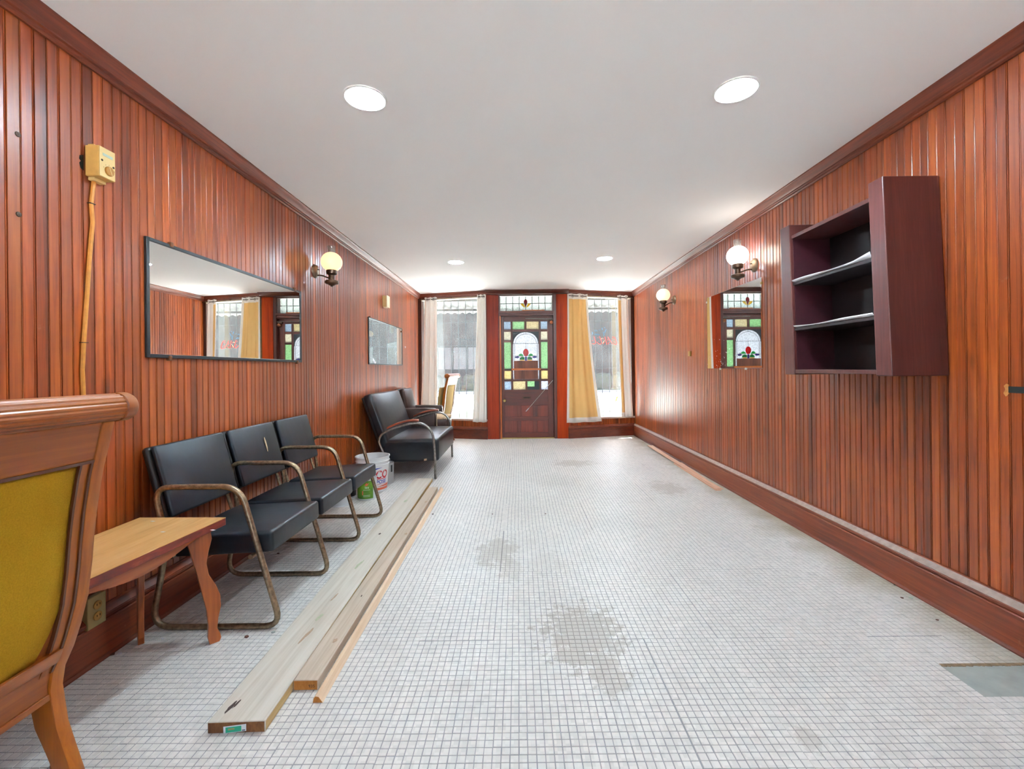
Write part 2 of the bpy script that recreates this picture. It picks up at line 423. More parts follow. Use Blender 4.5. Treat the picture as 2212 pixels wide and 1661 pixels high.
def tile_mat():
    m, nt, b = new_mat('tile_white')
    N, L = nt.nodes.new, nt.links.new
    g = N('ShaderNodeNewGeometry')
    sn = N('ShaderNodeVectorMath'); sn.operation = 'SNAP'; sn.inputs[1].default_value = (PITCH, PITCH, 10)
    L(g.outputs['Position'], sn.inputs[0])
    wnz = N('ShaderNodeTexWhiteNoise'); L(sn.outputs[0], wnz.inputs['Vector'])
    r = N('ShaderNodeValToRGB'); r.color_ramp.elements[0].color = srgb(220, 216, 210); r.color_ramp.elements[1].color = srgb(236, 231, 225)
    L(wnz.outputs['Value'], r.inputs[0])
    n = N('ShaderNodeTexNoise'); n.inputs['Scale'].default_value = 1.3; n.inputs['Detail'].default_value = 7
    L(g.outputs['Position'], n.inputs['Vector'])
    mr = N('ShaderNodeMapRange'); mr.inputs['From Min'].default_value = 0.3; mr.inputs['From Max'].default_value = 0.75; mr.inputs['To Min'].default_value = 1.0; mr.inputs['To Max'].default_value = 0.86
    L(n.outputs['Fac'], mr.inputs['Value'])
    v = N('ShaderNodeVectorMath'); v.operation = 'SCALE'; L(r.outputs[0], v.inputs[0]); L(mr.outputs[0], v.inputs['Scale'])
    L(stain_nodes(nt, v.outputs[0], (180, 172, 162), 0.75), b.inputs['Base Color'])
    b.inputs['Roughness'].default_value = 0.42
    m, nt, b = new_mat('grout')
    c = nt.nodes.new('ShaderNodeRGB'); c.outputs[0].default_value = srgb(150, 150, 152)
    nt.links.new(stain_nodes(nt, c.outputs[0], (150, 140, 128), 0.7), b.inputs['Base Color'])
    b.inputs['Roughness'].default_value = 0.9
tile_mat()

# ------------------------------------------------------------------ mesh helpers
ROOTM = {}
class MB:
    def __init__(s): s.v = []; s.f = []; s.mi = []
    def add(s, vs, fs, mi=0):
        o = len(s.v); s.v += [Vector(p) for p in vs]
        s.f += [[i + o for i in f] for f in fs]; s.mi += [mi] * len(fs)
        return s
    def box(s, x0, x1, y0, y1, z0, z1, mi=0):
        return s.add([(x, y, z) for z in (z0, z1) for y in (y0, y1) for x in (x0, x1)],
                     [(0, 2, 3, 1), (4, 5, 7, 6), (0, 1, 5, 4), (2, 6, 7, 3), (0, 4, 6, 2), (1, 3, 7, 5)], mi)
    def obox(s, o, a, b_, c, mi=0):
        """box from corner o along full-length vectors a, b, c"""
        o, a, b_, c = Vector(o), Vector(a), Vector(b_), Vector(c)
        fl = a.cross(b_).dot(c) < 0
        fs = [(0, 2, 3, 1), (4, 5, 7, 6), (0, 1, 5, 4), (2, 6, 7, 3), (0, 4, 6, 2), (1, 3, 7, 5)]
        if fl: fs = [f[::-1] for f in fs]
        return s.add([o + a * i + b_ * j + c * k for k in (0, 1) for j in (0, 1) for i in (0, 1)], fs, mi)
    def prism(s, pts, ext, mi=0):
        pts = [Vector(p) for p in pts]; ext = Vector(ext); n = len(pts)
        return s.add(pts + [p + ext for p in pts], [tuple(range(n))[::-1], tuple(range(n, 2 * n))] + [(i, (i + 1) % n, n + (i + 1) % n, n + i) for i in range(n)], mi)
    def tube(s, path, r, n=10, closed=False, mi=0):
        path = [Vector(p) for p in path]; N = len(path); rings = []
        rr = r if isinstance(r, (list, tuple)) else [r] * N
        t0 = None; u = None
        for i in range(N):
            if closed: t = (path[(i + 1) % N] - path[i - 1])
            else: t = path[min(i + 1, N - 1)] - path[max(i - 1, 0)]
            t.normalize()
            if u is None:
                u = t.orthogonal().normalized()
            else:
                u = (u - t * u.dot(t)).normalized()
            w = t.cross(u)
            rings.append([path[i] + (u * math.cos(2 * math.pi * k / n) + w * math.sin(2 * math.pi * k / n)) * rr[i] for k in range(n)])
        vs = [p for ring in rings for p in ring]; fs = []
        M = N if closed else N - 1
        for i in range(M):
            j = (i + 1) % N
            off = 0
            if closed and j == 0:   # find best twist match
                off = min(range(n), key=lambda k: (rings[0][k] - rings[i][0]).length)
            for k in range(n):
                a, b_ = i * n + k, i * n + (k + 1) % n
                c, d = j * n + (k + 1 + off) % n, j * n + (k + off) % n
                fs.append((a, b_, c, d))
        if not closed: fs += [tuple(range(n))[::-1], tuple(range((N - 1) * n, N * n))]
        return s.add(vs, fs, mi)
    def lathe(s, prof, c, n=32, axis=(0, 0, 1), mi=0):
        c = Vector(c); q = Vector((0, 0, 1)).rotation_difference(Vector(axis)); vs = []; fs = []
        for (r, z) in prof:
            for k in range(n):
                a = 2 * math.pi * k / n
                vs.append(c + q @ Vector((r * math.cos(a), r * math.sin(a), z)))
        for i in range(len(prof) - 1):
            for k in range(n):
                fs.append((i * n + k, i * n + (k + 1) % n, (i + 1) * n + (k + 1) % n, (i + 1) * n + k))
        if prof[0][0] > 1e-6: fs.append(tuple(range(n))[::-1])
        if prof[-1][0] > 1e-6: fs.append(tuple(range((len(prof) - 1) * n, len(prof) * n)))
        return s.add(vs, fs, mi)
    def pad(s, o, a, b_, c, r, bulge=0.0, seg=7, mi=0):
        """rounded cushion: corner o, full vectors a, b, c; bulges along +c"""
        o, a, b_, c = Vector(o), Vector(a), Vector(b_), Vector(c)
        L = Vector((a.length, b_.length, c.length)); ax = [a.normalized(), b_.normalized(), c.normalized()]
        hl = L / 2; r = min(r, min(hl) * 0.98); bm = bmesh.new(); ctr = o + (a + b_ + c) / 2
        def mp(p):
            q = Vector((max(-hl[i] + r, min(hl[i] - r, p[i])) for i in range(3))); d = p - q
            f = q + (d.normalized() * r if d.length > 1e-9 else Vector())
            if bulge: f.z += bulge * (1 - (f.x / hl.x) ** 2) * (1 - (f.y / hl.y) ** 2) * (1 if f.z > 0 else -0.0)
            return f
        def lin(h):
            e = [-h, -h + r * 0.3, -h + r * 0.65, -h + r]
            k = max(1, seg - 3)
            mid = [-h + r + (2 * h - 2 * r) * i / k for i in range(1, k)]
            return e + mid + [-x for x in e[::-1]]
        ls = [lin(hl[i]) for i in range(3)]
        vd = {}
        def V(p):
            k = tuple(round(x, 6) for x in p)
            if k not in vd: vd[k] = bm.verts.new(mp(Vector(p)))
            return vd[k]
        for w in range(3):
            u, v = [i for i in range(3) if i != w]
            for sg in (-1, 1):
                for i in range(len(ls[u]) - 1):
                    for j in range(len(ls[v]) - 1):
                        q = []
                        for (ii, jj) in ((i, j), (i + 1, j), (i + 1, j + 1), (i, j + 1)):
                            p = [0, 0, 0]; p[u] = ls[u][ii]; p[v] = ls[v][jj]; p[w] = sg * hl[w]; q.append(V(p))
                        try: bm.faces.new(q)
                        except ValueError: pass
        bmesh.ops.recalc_face_normals(bm, faces=bm.faces)
        bm.verts.index_update()
        vs = [ctr + ax[0] * v.co.x + ax[1] * v.co.y + ax[2] * v.co.z for v in bm.verts]
        fs = [tuple(v.index for v in f.verts) for f in bm.faces]; bm.free()
        if a.cross(b_).dot(c) < 0: fs = [f[::-1] for f in fs]
        return s.add(vs, fs, mi)
    def build(s, name, mat, parent=None, smooth=False, bevel=0.0, seg=2, fixn=False, sharp=0.7):
        me = bpy.data.meshes.new(name); M = Matrix()
        if parent is not None: M = ROOTM.get(parent.name, Matrix())
        inv = M.inverted()
        me.from_pydata([tuple(inv @ v) for v in s.v], [], s.f)
        for mm in (mat if isinstance(mat, (list, tuple)) else [mat]): me.materials.append(MATS[mm])
        me.polygons.foreach_set('material_index', s.mi)
        if bevel or smooth or fixn:
            bm = bmesh.new(); bm.from_mesh(me)
            if fixn: bmesh.ops.recalc_face_normals(bm, faces=bm.faces)
            if bevel:
                es = [e for e in bm.edges if len(e.link_faces) == 2 and e.calc_face_angle(0) > 0.6]
                bmesh.ops.bevel(bm, geom=es, offset=bevel, segments=seg, affect='EDGES', profile=0.5, clamp_overlap=True)
            if smooth:
                for f in bm.faces: f.smooth = True
                for e in bm.edges:
                    if len(e.link_faces) == 2 and e.calc_face_angle(0) > sharp: e.smooth = False
            bm.to_mesh(me); bm.free()
        me.update()
        o = bpy.data.objects.new(name, me); COL.objects.link(o)
        if parent is not None:
            o.parent = parent; ROOTM[o.name] = M
        return o
def tag(o, label=None, cat=None, group=None, kind=None):
    for k, v in (('label', label), ('category', cat), ('group', group), ('kind', kind)):
        if v: o[k] = v
    return o
def thing(name, label, cat, loc, rotz=0.0, group=None):
    o = bpy.data.objects.new(name, None); COL.objects.link(o)
    o.empty_display_size = 0.1
    o.location = loc; o.rotation_euler = (0, 0, rotz)
    ROOTM[o.name] = Matrix.Translation(Vector(loc)) @ Matrix.Rotation(rotz, 4, 'Z')
    return tag(o, label, cat, group)
def struct(o, label=None): return tag(o, label, kind='structure')
def s_root(name, label):
    o = bpy.data.objects.new(name, None); COL.objects.link(o); ROOTM[o.name] = Matrix()
    return tag(o, label, kind='structure')
def copy_tree(o, parent=None):
    c = o.copy(); COL.objects.link(c); c.parent = parent
    for ch in list(o.children): copy_tree(ch, c)
    return c
def fillet(pts, r, n=5, closed=False):
    pts = [Vector(p) for p in pts]; out = []; N = len(pts)
    for i, p in enumerate(pts):
        if not closed and i in (0, N - 1): out.append(p); continue
        a, b_ = pts[i - 1] - p, pts[(i + 1) % N] - p
        rr = r[i] if isinstance(r, (list, tuple)) else r
        d = min(rr, a.length * 0.49, b_.length * 0.49)
        A, B = p + a.normalized() * d, p + b_.normalized() * d
        for k in range(n + 1):
            t = k / n
            out.append(A * (1 - t) ** 2 + p * 2 * t * (1 - t) + B * t ** 2)
    return out
def text_geo(txt, size, shear=0.0, bold=0.0):
    cu = bpy.data.curves.new('t', 'FONT'); cu.body = txt; cu.size = size; cu.shear = shear; cu.resolution_u = 3; cu.offset = bold
    ob = bpy.data.objects.new('t', cu)
    me = bpy.data.meshes.new_from_object(ob)
    vs = [v.co.copy() for v in me.vertices]; fs = [tuple(p.vertices) for p in me.polygons]
    bpy.data.meshes.remove(me); bpy.data.objects.remove(ob); bpy.data.curves.remove(cu)
    return vs, fs

# ------------------------------------------------------------------ room shell
WL, BL, WR, BR = -1.735, -1.700, 2.020, 1.988        # wall faces and baseboard faces
CZ, YD, YC, YB = H + 1.32, 7.34, 7.66, -2.6          # ceiling, door plane, front corners, back wall
BBH = 0.205
PB = (1.62, 1.535, 1.70)                             # cement patch: x from, y from, y to

fl = MB().box(-1.76, 2.05, YB - .1, 7.95, -0.08, -0.0016).build('floor', 'grout')
struct(fl, 'white one inch mosaic tile floor with worn patches and grey grout')
rng = np.random.default_rng(3)
ncol = int((BR + 0.02 - (BL - 0.02)) / PITCH); nrow = int((7.70 - (YB + 0.0)) / PITCH)
ix, iy = np.meshgrid(np.arange(ncol), np.arange(nrow), indexing='ij')
ix, iy = ix.ravel(), iy.ravel()
sheet = (ix // 12) * 1000 + iy // 24
so = rng.normal(0, 0.0011, (200000, 2))
cx = BL - 0.02 + (ix + 0.5) * PITCH + so[sheet, 0] + rng.normal(0, 0.0003, ix.size)
cy = YB + (iy + 0.5) * PITCH + so[sheet, 1] + rng.normal(0, 0.0003, ix.size)
cz = rng.normal(0, 0.00012, ix.size)
keep = ~((cx > PB[0]) & (cy > PB[1]) & (cy < PB[2]))
cx, cy, cz = cx[keep], cy[keep], cz[keep]
# the 300 largest in view: nearest rows of the frame that nothing covers
vis = (cy > 1.30) & (cx > -0.80) & (cx < 1.46)
cand = np.where(vis)[0]
cand = cand[np.argsort(cy[cand])][:300]
single = np.zeros(cx.size, bool); single[cand] = True
hw, tk, bv = PITCH / 2 - 0.0013, 0.0016, 0.0006
def tiles_mesh(name, xs, ys, zs):
    n = xs.size
    base = np.array([(-1, -1, 0), (1, -1, 0), (1, 1, 0), (-1, 1, 0), (-1, -1, 1), (1, -1, 1), (1, 1, 1), (-1, 1, 1)], float)
    b = base * np.array([hw, hw, tk]); b[4:, :2] *= (hw - bv) / hw
    V = b[None] + np.stack([xs, ys, zs - tk], 1)[:, None]
    q = np.array([(4, 5, 6, 7), (0, 1, 5, 4), (1, 2, 6, 5), (2, 3, 7, 6), (3, 0, 4, 7)])
    Fc = (q[None] + (np.arange(n) * 8)[:, None, None]).reshape(-1)
    me = bpy.data.meshes.new(name)
    me.vertices.add(n * 8); me.vertices.foreach_set('co', V.reshape(-1).astype(np.float32))
    me.loops.add(n * 20); me.loops.foreach_set('vertex_index', Fc.astype(np.int32))
    me.polygons.add(n * 5); me.polygons.foreach_set('loop_start', np.arange(0, n * 20, 4, dtype=np.int32))
    me.update(calc_edges=True)
    me.materials.append(MATS['tile_white']); me.shade_flat()
    return me
o = bpy.data.objects.new('tile_field', tiles_mesh('tile_field', cx[~single], cy[~single], cz[~single]))
COL.objects.link(o); o.parent = fl; o['kind'] = 'stuff'
one = tiles_mesh('tile', np.zeros(1), np.zeros(1), np.zeros(1))
for i in cand:
    t = bpy.data.objects.new('tile', one); COL.objects.link(t); t.parent = fl; t.location = (cx[i], cy[i], cz[i])
# cement patch where tiles are missing
MB().box(PB[0] - .004, BR + .01, PB[1], PB[2] + .006, -0.004, -0.0012).build('cement_patch', 'cement', fl)
m_ = MB(); 
for k in range(26):
    x = PB[0] + k * .0145; m_.prism([(x, PB[2] - .004 + random.uniform(-.004, .003), -.001), (x + .016, PB[2] - .006 + random.uniform(-.004, .002), -.001), (x + .016, PB[2] + .008, -.001), (x, PB[2] + .008, -.001)], (0, 0, .0017))
m_.build('broken_edge', 'dirt_brown', fl)

ce = MB().box(WL - .3, WR + .3, YB - .1, 7.78, CZ, CZ + .12).build('ceiling', 'ceiling_paint'); struct(ce, 'smooth white painted ceiling')
wb = MB().box(WL - .3, -1.6, YB - .15, YB, -.08, CZ).box(1.9, WR + .3, YB - .15, YB, -.08, CZ).box(-1.6, 1.9, YB - .15, YB, -.08, .8).box(-1.6, 1.9, YB - .15, YB, 2.4, CZ).build('wall_back', 'plaster'); struct(wb, 'plain plaster wall behind the viewer')
w4 = s_root('window_4', 'added unseen rear window letting in extra daylight')  # unseen window, added so daylight brightens the near ceiling
for x in (-1.6, -.457, .687, 1.83): MB().box(x, x + .07, YB - .11, YB - .03, .8, 2.4).build('window_frame', 'white_paint', w4)
for z in (.8, 2.33): MB().box(-1.6, 1.9, YB - .11, YB - .03, z, z + .07).build('window_frame', 'white_paint', w4)
for x in (-1.53, -.387, .757): MB().box(x, x + 1.073, YB - .072, YB - .068, .87, 2.33).build('glass_pane', 'window_glass', w4)
yd_ = MB().box(-40, 40, -40, YB - .15, -.4, -.15).build('yard', 'street'); struct(yd_, 'added unseen pale yard bouncing sunlight into the rear window')  # sunlit ground added behind the shop to bounce light indoors

# beadboard strips
SP = 0.0438
def plank_mesh(name, z0, z1, double):
    d = 0.012
    if double: pr = [(0.0, 0.006), (0.0008, 0.0112), (0.0018, d), (0.0348, d), (0.0357, 0.0085), (0.0366, 0.0085), (0.0374, 0.0112), (0.0392, 0.0122), (0.0410, 0.0112), (0.0418, 0.0085), (SP - .0008, 0.0085), (SP, 0.006)]
    else: pr = [(0.0, 0.006), (0.0008, 0.0112), (0.0018, d), (0.0385, d), (0.0393, 0.0085), (0.0401, 0.0085), (0.0409, d), (SP - .0008, 0.0112), (SP, 0.006)]
    n = len(pr)
    vs = [(0, a, z) for z in (z0, z1) for a, b_ in pr]
    vs = [(b_, a, z) for z in (z0, z1) for a, b_ in pr]
    fs = [(i, i + 1, n + i + 1, n + i) for i in range(n - 1)]
    me = bpy.data.meshes.new(name); me.from_pydata(vs, [], [f[::-1] for f in fs]); me.materials.append(MATS['wall_wood']); me.update()
    return me
def plank_wall(root, face_x, sign, y0, y1, z0, z1):
    ms = [plank_mesh('plank', z0, z1, True), plank_mesh('plank', z0, z1, False)]
    k = 0; y = y0
    while y + SP <= y1 + 0.004:
        p = bpy.data.objects.new('plank', ms[k % 2]); COL.objects.link(p); p.parent = root
        if sign > 0: p.location = (face_x - 0.012, y, random.uniform(-.001, .001))
        else:
            p.location = (face_x + 0.012, y + SP, 0); p.rotation_euler = (0, 0, math.pi)
        y += SP; k += 1
wl = MB().box(WL - .3, WL - .0115, YB - .1, 7.72, -.08, CZ).build('wall_left', 'wall_wood'); struct(wl, 'glossy red brown beadboard wall behind the waiting bench')
wr = MB().box(WR + .0115, WR + .3, YB - .1, 7.72, -.08, CZ).build('wall_right', 'wall_wood'); struct(wr, 'glossy red brown beadboard wall carrying the open cabinet')
plank_wall(wl, WL, 1, -2.4, YC + .02, BBH - .02, CZ - .05)
plank_wall(wr, WR, -1, -2.4, YC + .02, BBH - .02, CZ - .05)

def molding(name, prof, p0, p1, inward, mat, label, parent=None, zref=0.0):
    """prof: list of (out, z) from wall; extruded from p0 to p1; inward: unit vector into the room"""
    p0, p1, inward = Vector(p0), Vector(p1), Vector(inward)
    o = MB().prism([p0 + inward * a + Vector((0, 0, zref + z)) for a, z in prof], p1 - p0).build(name, mat, parent, fixn=True, smooth=True, sharp=0.5)
    if parent is None: struct(o, label)
    return o
crown = [(0, 0), (0.062, 0), (0.062, -.008), (0.056, -.012), (0.05, -.022), (0.036, -.042), (0.026, -.05), (0.026, -.058), (0.018, -.062), (0.018, -.072), (0.010, -.078), (0, -.078)]
bprof = [(0, 0), (0.034, 0), (0.034, .004), (0.033, .148), (0.030, .153), (0.024, .155), (0.024, .160), (0.033, .163), (0.034, .172), (0.031, .177), (0.010, .199), (0.008, BBH), (0, BBH)]
for nm, X, s, lb in (('trim_1', WL, 1, 'left crown moulding'), ('trim_2', WR, -1, 'right crown moulding')):
    molding(nm, crown, (X, YB, 0), (X, YC + .03, 0), (s, 0, 0), 'trim_wood_y', 'red brown crown moulding along the ' + ('bench wall' if s > 0 else 'cabinet wall'), zref=CZ)
for nm, X, s in (('baseboard_left', WL, 1), ('baseboard_right', WR, -1)):
    o = molding(nm, bprof, (X, YB, 0), (X, YC + .02, 0), (s, 0, 0), 'baseboard_dirty', 'tall moulded wooden baseboard along the ' + ('bench wall' if s > 0 else 'cabinet wall'))
    molding('shoe_strip', [(.034, 0), (.043, 0), (.043, .006), (.038, .014), (.034, .016)], (X, YB, 0), (X, YC, 0), (s, 0, 0), 'trim_wood_y', None, o)
    molding('pale_ledge', [(.0095, .198), (.031, .176), (.0322, .1778), (.0102, .2005)], (X, YB, 0), (X, YC, 0), (s, 0, 0), 'pale_ledge' if s < 0 else 'trim_wood_y', None, o)  # thin strip on the sloped top, paler on the right-hand side

# ------------------------------------------------------------------ shopfront: two slanted bays and the door between
def wood_front_dirs(A, B):
    u = Vector((B[0] - A[0], B[1] - A[1], 0)); L = u.length; u.normalize()
    n = Vector((u.y, -u.x, 0))
    if n.y > 0: n = -n
    return u, n, L
XPL, XPR = (-0.530, -0.325), (0.640, 0.830)            # the two pilasters
SILL, WTOP = 0.335, 2.375
BAY = {}
def bay(idx, A, B, side, lab):
    u, n, L = wood_front_dirs(A, B); A = Vector((A[0], A[1], 0)); up = Vector((0, 0, 1))
    BAY[idx] = (A, u, n, L)
    def bx(mb, u0, u1, n0, n1, z0, z1, mi=0): return mb.obox(A + u * u0 + n * n0 + up * z0, u * (u1 - u0), n * (n1 - n0), up * (z1 - z0), mi)
    w = bx(MB(), 0, L + .02, -.12, -.012, -.05, SILL - .03).build('wall_front_' + side, 'wall_wood'); struct(w, 'low beadboard wall under the ' + lab)
    k = 0; uu = 0.0
    ms = plank_mesh('plank', BBH - .02, SILL - .02, True)
    ang = math.atan2(n.y, n.x)
    while uu + SP < L + .01:
        p = bpy.data.objects.new('plank', ms); COL.objects.link(p); p.parent = w
        # local x = out of the wall (n), local y = along the wall
        yl = Vector((-n.y, n.x, 0)); st = uu if yl.dot(u) > 0 else uu + SP
        p.location = A + u * st - n * 0.012; p.rotation_euler = (0, 0, ang)
        uu += SP
    o = MB().prism([A + n * a + up * z for a, z in bprof], u * (L + .01)).build('baseboard_front_' + side, 'trim_wood_x', fixn=True, smooth=True, sharp=.5)
    struct(o, 'dark wooden baseboard under the ' + lab)
    # window: frame, sill, pane
    win = s_root('window_%d' % idx, lab)
    fr = MB(); bx(fr, 0, .035, -.09, .012, SILL - .03, CZ); bx(fr, L - .055, L + .03, -.09, .014, SILL - .03, CZ)
    bx(fr, .035, L - .055, -.09, .012, WTOP, CZ)
    fr.build('window_frame', 'corner_trim', win)
    s_ = MB(); bx(s_, 0, L, -.10, .022, SILL - .032, SILL - .004); s_.build('window_sill', 'pale_ledge', win)
    tr = MB(); bx(tr, .03, L - .05, -.07, .016, WTOP - .004, WTOP + .018); tr.build('head_strip', 'chime_white', win)
    g = MB(); bx(g, .03, L - .05, -.062, -.057, SILL - .01, WTOP + .005); g.build('glass_pane', 'window_glass', win)
    c = MB().prism([A + n * a + up * (CZ + z) for a, z in crown], u * (L + .03)).build('trim_%d' % (idx + 2), 'trim_wood_x', fixn=True, smooth=True, sharp=.5)
    struct(c, 'dark crown moulding over the ' + lab)
    # security grille outside
    gr = thing('window_grille', 'black iron security bars outside the ' + lab, 'window bars', tuple(A + u * (L / 2) - n * .16 + up * .02))
    q = 0.035
    while q < L:
        MB().tube([A + u * q - n * .16 + up * (-.1), A + u * q - n * .16 + up * 2.62], .006, 6).build('vertical_bar', 'iron_bar', gr, smooth=True); q += .1345
    for z in (.76, 1.17, 1.58, 1.99):
        MB().obox(A + u * .0 - n * .166 + up * (z - .004), u * (L + .05), n * .008, up * .008).build('cross_bar', 'iron_bar', gr)
    return bx
bxl = bay(1, (XPL[0] + .01, YD + .01), (WL + .01, YC), 'left', 'tall shop window with plain white curtains')
bxr = bay(2, (XPR[1] - .01, YD + .01), (WR - .01, YC), 'right', 'tall shop window with painted red lettering')

for nm, (a, b_), lb in (('trim_5', XPL, 'wide dark red door pilaster beside the white curtain'), ('trim_6', XPR, 'wide orange red door pilaster beside the orange curtain')):
    o = MB().box(a, b_, YD, YD + .16, 0, CZ - .04).build(nm, 'trim_wood_z' if nm == 'trim_6' else 'pilaster_dark', bevel=.004); struct(o, lb)
hp = [(0.0, 0.0), (0.085, 0.0), (0.085, -.012), (0.075, -.016), (0.062, -.028), (0.04, -.045), (0.02, -.052), (0.02, -.066), (0.0, -.07)]
o = MB().prism([Vector((XPL[0] - .015, YD - a, CZ + z)) for a, z in hp] , (XPR[1] - XPL[0] + .03, 0, 0)); 
o = o.build('trim_7', 'trim_wood_x', fixn=True, smooth=True, sharp=.5); struct(o, 'projecting crown cornice over the door')
wfc = MB().box(XPL[0] - .05, XPR[1] + .05, YD + .02, YD + .2, CZ - .062, CZ + .02).build('wall_front_head', 'trim_wood_x'); struct(wfc, 'dark wooden head board above the door transom')

# door jambs, transom
DY = 7.435
def dX(x): return -0.283 + (x - 68) * 0.0016
def dZ(y): return 0.012 + (1580 - y) * 0.0016
jb = s_root('trim_8', 'door casing with side jambs and transom bars')
MB().box(dX(45), dX(80), DY + .047, DY + .11, 0, dZ(290)).build('door_stop', 'door_wood_z', jb)
MB().box(dX(600), dX(625), DY + .047, DY + .11, 0, dZ(290)).build('door_stop', 'door_wood_z', jb)
MB().box(dX(45), dX(625), DY + .047, DY + .11, dZ(315), dZ(280)).build('door_stop', 'door_wood_x', jb)
MB().box(XPL[1] - .005, dX(50), YD + .012, DY + .10, 0, CZ - .05).build('jamb', 'door_wood_z', jb, bevel=.003)
MB().box(dX(50), dX(66), YD + .03, DY + .06, 0, dZ(300)).build('jamb_edge', 'orange_trim', jb)
MB().box(dX(614), XPR[0] + .005, YD + .012, DY + .10, 0, CZ - .05).build('jamb', 'door_wood_z', jb, bevel=.003)
MB().box(dX(45), dX(620), YD + .02, DY + .10, dZ(300), dZ(283)).build('door_head', 'door_wood_x', jb, bevel=.003)
MB().box(dX(40), dX(622), YD + .01, DY + .10, dZ(272), dZ(250)).build('transom_bar', 'trim_wood_x', jb, bevel=.003)
MB().box(dX(40), dX(622), YD + .035, DY + .10, dZ(283), dZ(272)).build('transom_bar', 'door_wood_x', jb)
MB().box(dX(60), dX(614), YD + .03, DY + .08, 0, .012).build('door_threshold', 'brass_sill', jb)
tw = s_root('window_3', 'leaded transom window with a red and yellow flower')
ty0, ty1 = dZ(246), CZ - .062
MB().box(dX(52), dX(57), YD + .03, DY + .06, dZ(250), ty1).box(dX(606), dX(614), YD + .03, DY + .06, dZ(250), ty1).box(dX(52), dX(614), YD + .03, DY + .06, ty1 - .02, ty1 + .01).build('window_frame', 'door_wood_x', tw)
lx = [57, 122, 190, 260, 327, 397, 467, 534, 606]
tz = dZ(165)
tt = ty1 - .02
for i in range(8):
    for z0, z1 in ((ty0, tz), (tz, tt)):
        MB().box(dX(lx[i]) + .003, dX(lx[i + 1]) - .003, DY + .02, DY + .024, z0 + .003, z1 - .003).build('glass_pane', 'glass_frost', tw)
le = MB()
for x in lx[1:-1]: le.box(dX(x) - .004, dX(x) + .004, DY + .016, DY + .028, ty0, tt)
le.box(dX(57), dX(606), DY + .016, DY + .028, tz - .004, tz + .004)
le.build('lead_came', 'lead_came', tw)
def petal(pts, y, d=.005): return MB().prism([(dX(x), y, dZ(z)) for x, z in pts], (0, d, 0))
petal([(327, 207), (316, 180), (308, 155), (308, 138), (318, 124), (327, 120), (337, 124), (347, 138), (347, 155), (338, 180)], DY + .012).build('red_petal', 'glass_wine', tw, fixn=True)
petal([(324, 207), (308, 204), (290, 192), (272, 168), (290, 163), (304, 165), (314, 182)], DY + .012).build('yellow_petal', 'glass_yellow', tw, fixn=True)
petal([(330, 207), (346, 204), (364, 192), (384, 168), (366, 163), (352, 165), (342, 182)], DY + .012).build('yellow_petal', 'glass_yellow', tw, fixn=True)
MB().box(dX(290), dX(525), YD + .06, DY + .012, dZ(246), dZ(237)).build('loose_strip', 'orange_trim_x', tw)

dr = s_root('door_1', 'stained glass panelled front door of dark red wood')
def dbar(x0, x1, y0, y1, nm, mat, d0=0, d1=.045): return MB().box(dX(x0), dX(x1), DY + d0, DY + d1, dZ(y1), dZ(y0)).build(nm, mat, dr, bevel=.0025)
dbar(68, 96, 300, 1580, 'stile', 'door_wood_z'); dbar(555, 612, 300, 1580, 'stile', 'door_wood_z')
dbar(96, 555, 300, 357, 'rail', 'door_wood_x'); dbar(96, 555, 1077, 1243, 'rail', 'door_wood_x'); dbar(96, 555, 1528, 1580, 'rail', 'door_wood_x'); dbar(96, 555, 1362, 1405, 'rail', 'door_wood_x')
for x0, x1 in ((225, 268), (394, 437)):
    for y0, y1 in ((1243, 1362), (1405, 1528)): dbar(x0, x1, y0, y1, 'muntin', 'door_wood_z')
for x0, x1 in ((167, 187), (463, 484)): dbar(x0, x1, 357, 1077, 'muntin', 'door_wood_z', .003)
for y0, y1 in ((440, 464), (967, 988)): dbar(187, 463, y0, y1, 'muntin', 'door_wood_x', .003)
dbar(311, 333, 357, 440, 'muntin', 'door_wood_z', .003); dbar(318, 337, 988, 1077, 'muntin', 'door_wood_z', .003)
for y0, y1 in ((440, 464), (553, 575), (857, 877), (967, 988)):
    dbar(96, 167, y0, y1, 'muntin', 'door_wood_x', .003); dbar(484, 555, y0, y1, 'muntin', 'door_wood_x', .003)
def pane(x0, x1, y0, y1, c): MB().box(dX(x0), dX(x1), DY + .02, DY + .024, dZ(y1), dZ(y0)).build('glass_pane', 'glass_' + c, dr)
for x0, x1, y0, y1, c in ((96, 167, 357, 440, 'blue'), (187, 311, 357, 440, 'green'), (333, 463, 357, 440, 'tan'), (484, 555, 357, 440, 'blue'),
                          (96, 167, 464, 553, 'cream'), (484, 555, 464, 553, 'cream'), (96, 167, 575, 857, 'green'), (484, 555, 575, 857, 'green'),
                          (96, 167, 877, 967, 'amber'), (484, 555, 877, 967, 'amber'), (96, 167, 988, 1077, 'blue'), (187, 318, 988, 1077, 'tan'), (337, 414, 988, 1046, 'green'), (484, 555, 988, 1077, 'paleblue')):
    pane(x0, x1, y0, y1, c)
MB().prism([(dX(a), DY + .018, dZ(b_)) for a, b_ in ((414, 988), (463, 988), (463, 1077), (337, 1077), (337, 1046), (414, 1046))], (0, .008, 0)).build('patch_board', 'mirror_frame', dr, fixn=True)
pane(187, 463, 464, 967, 'white')
arc = lambda r0, r1, cx0, cy0, a0, a1, n=14: [(cx0 + r0 * math.cos(a0 + (a1 - a0) * i / n), cy0 - r1 * math.sin(a0 + (a1 - a0) * i / n)) for i in range(n + 1)]
CXA = 325
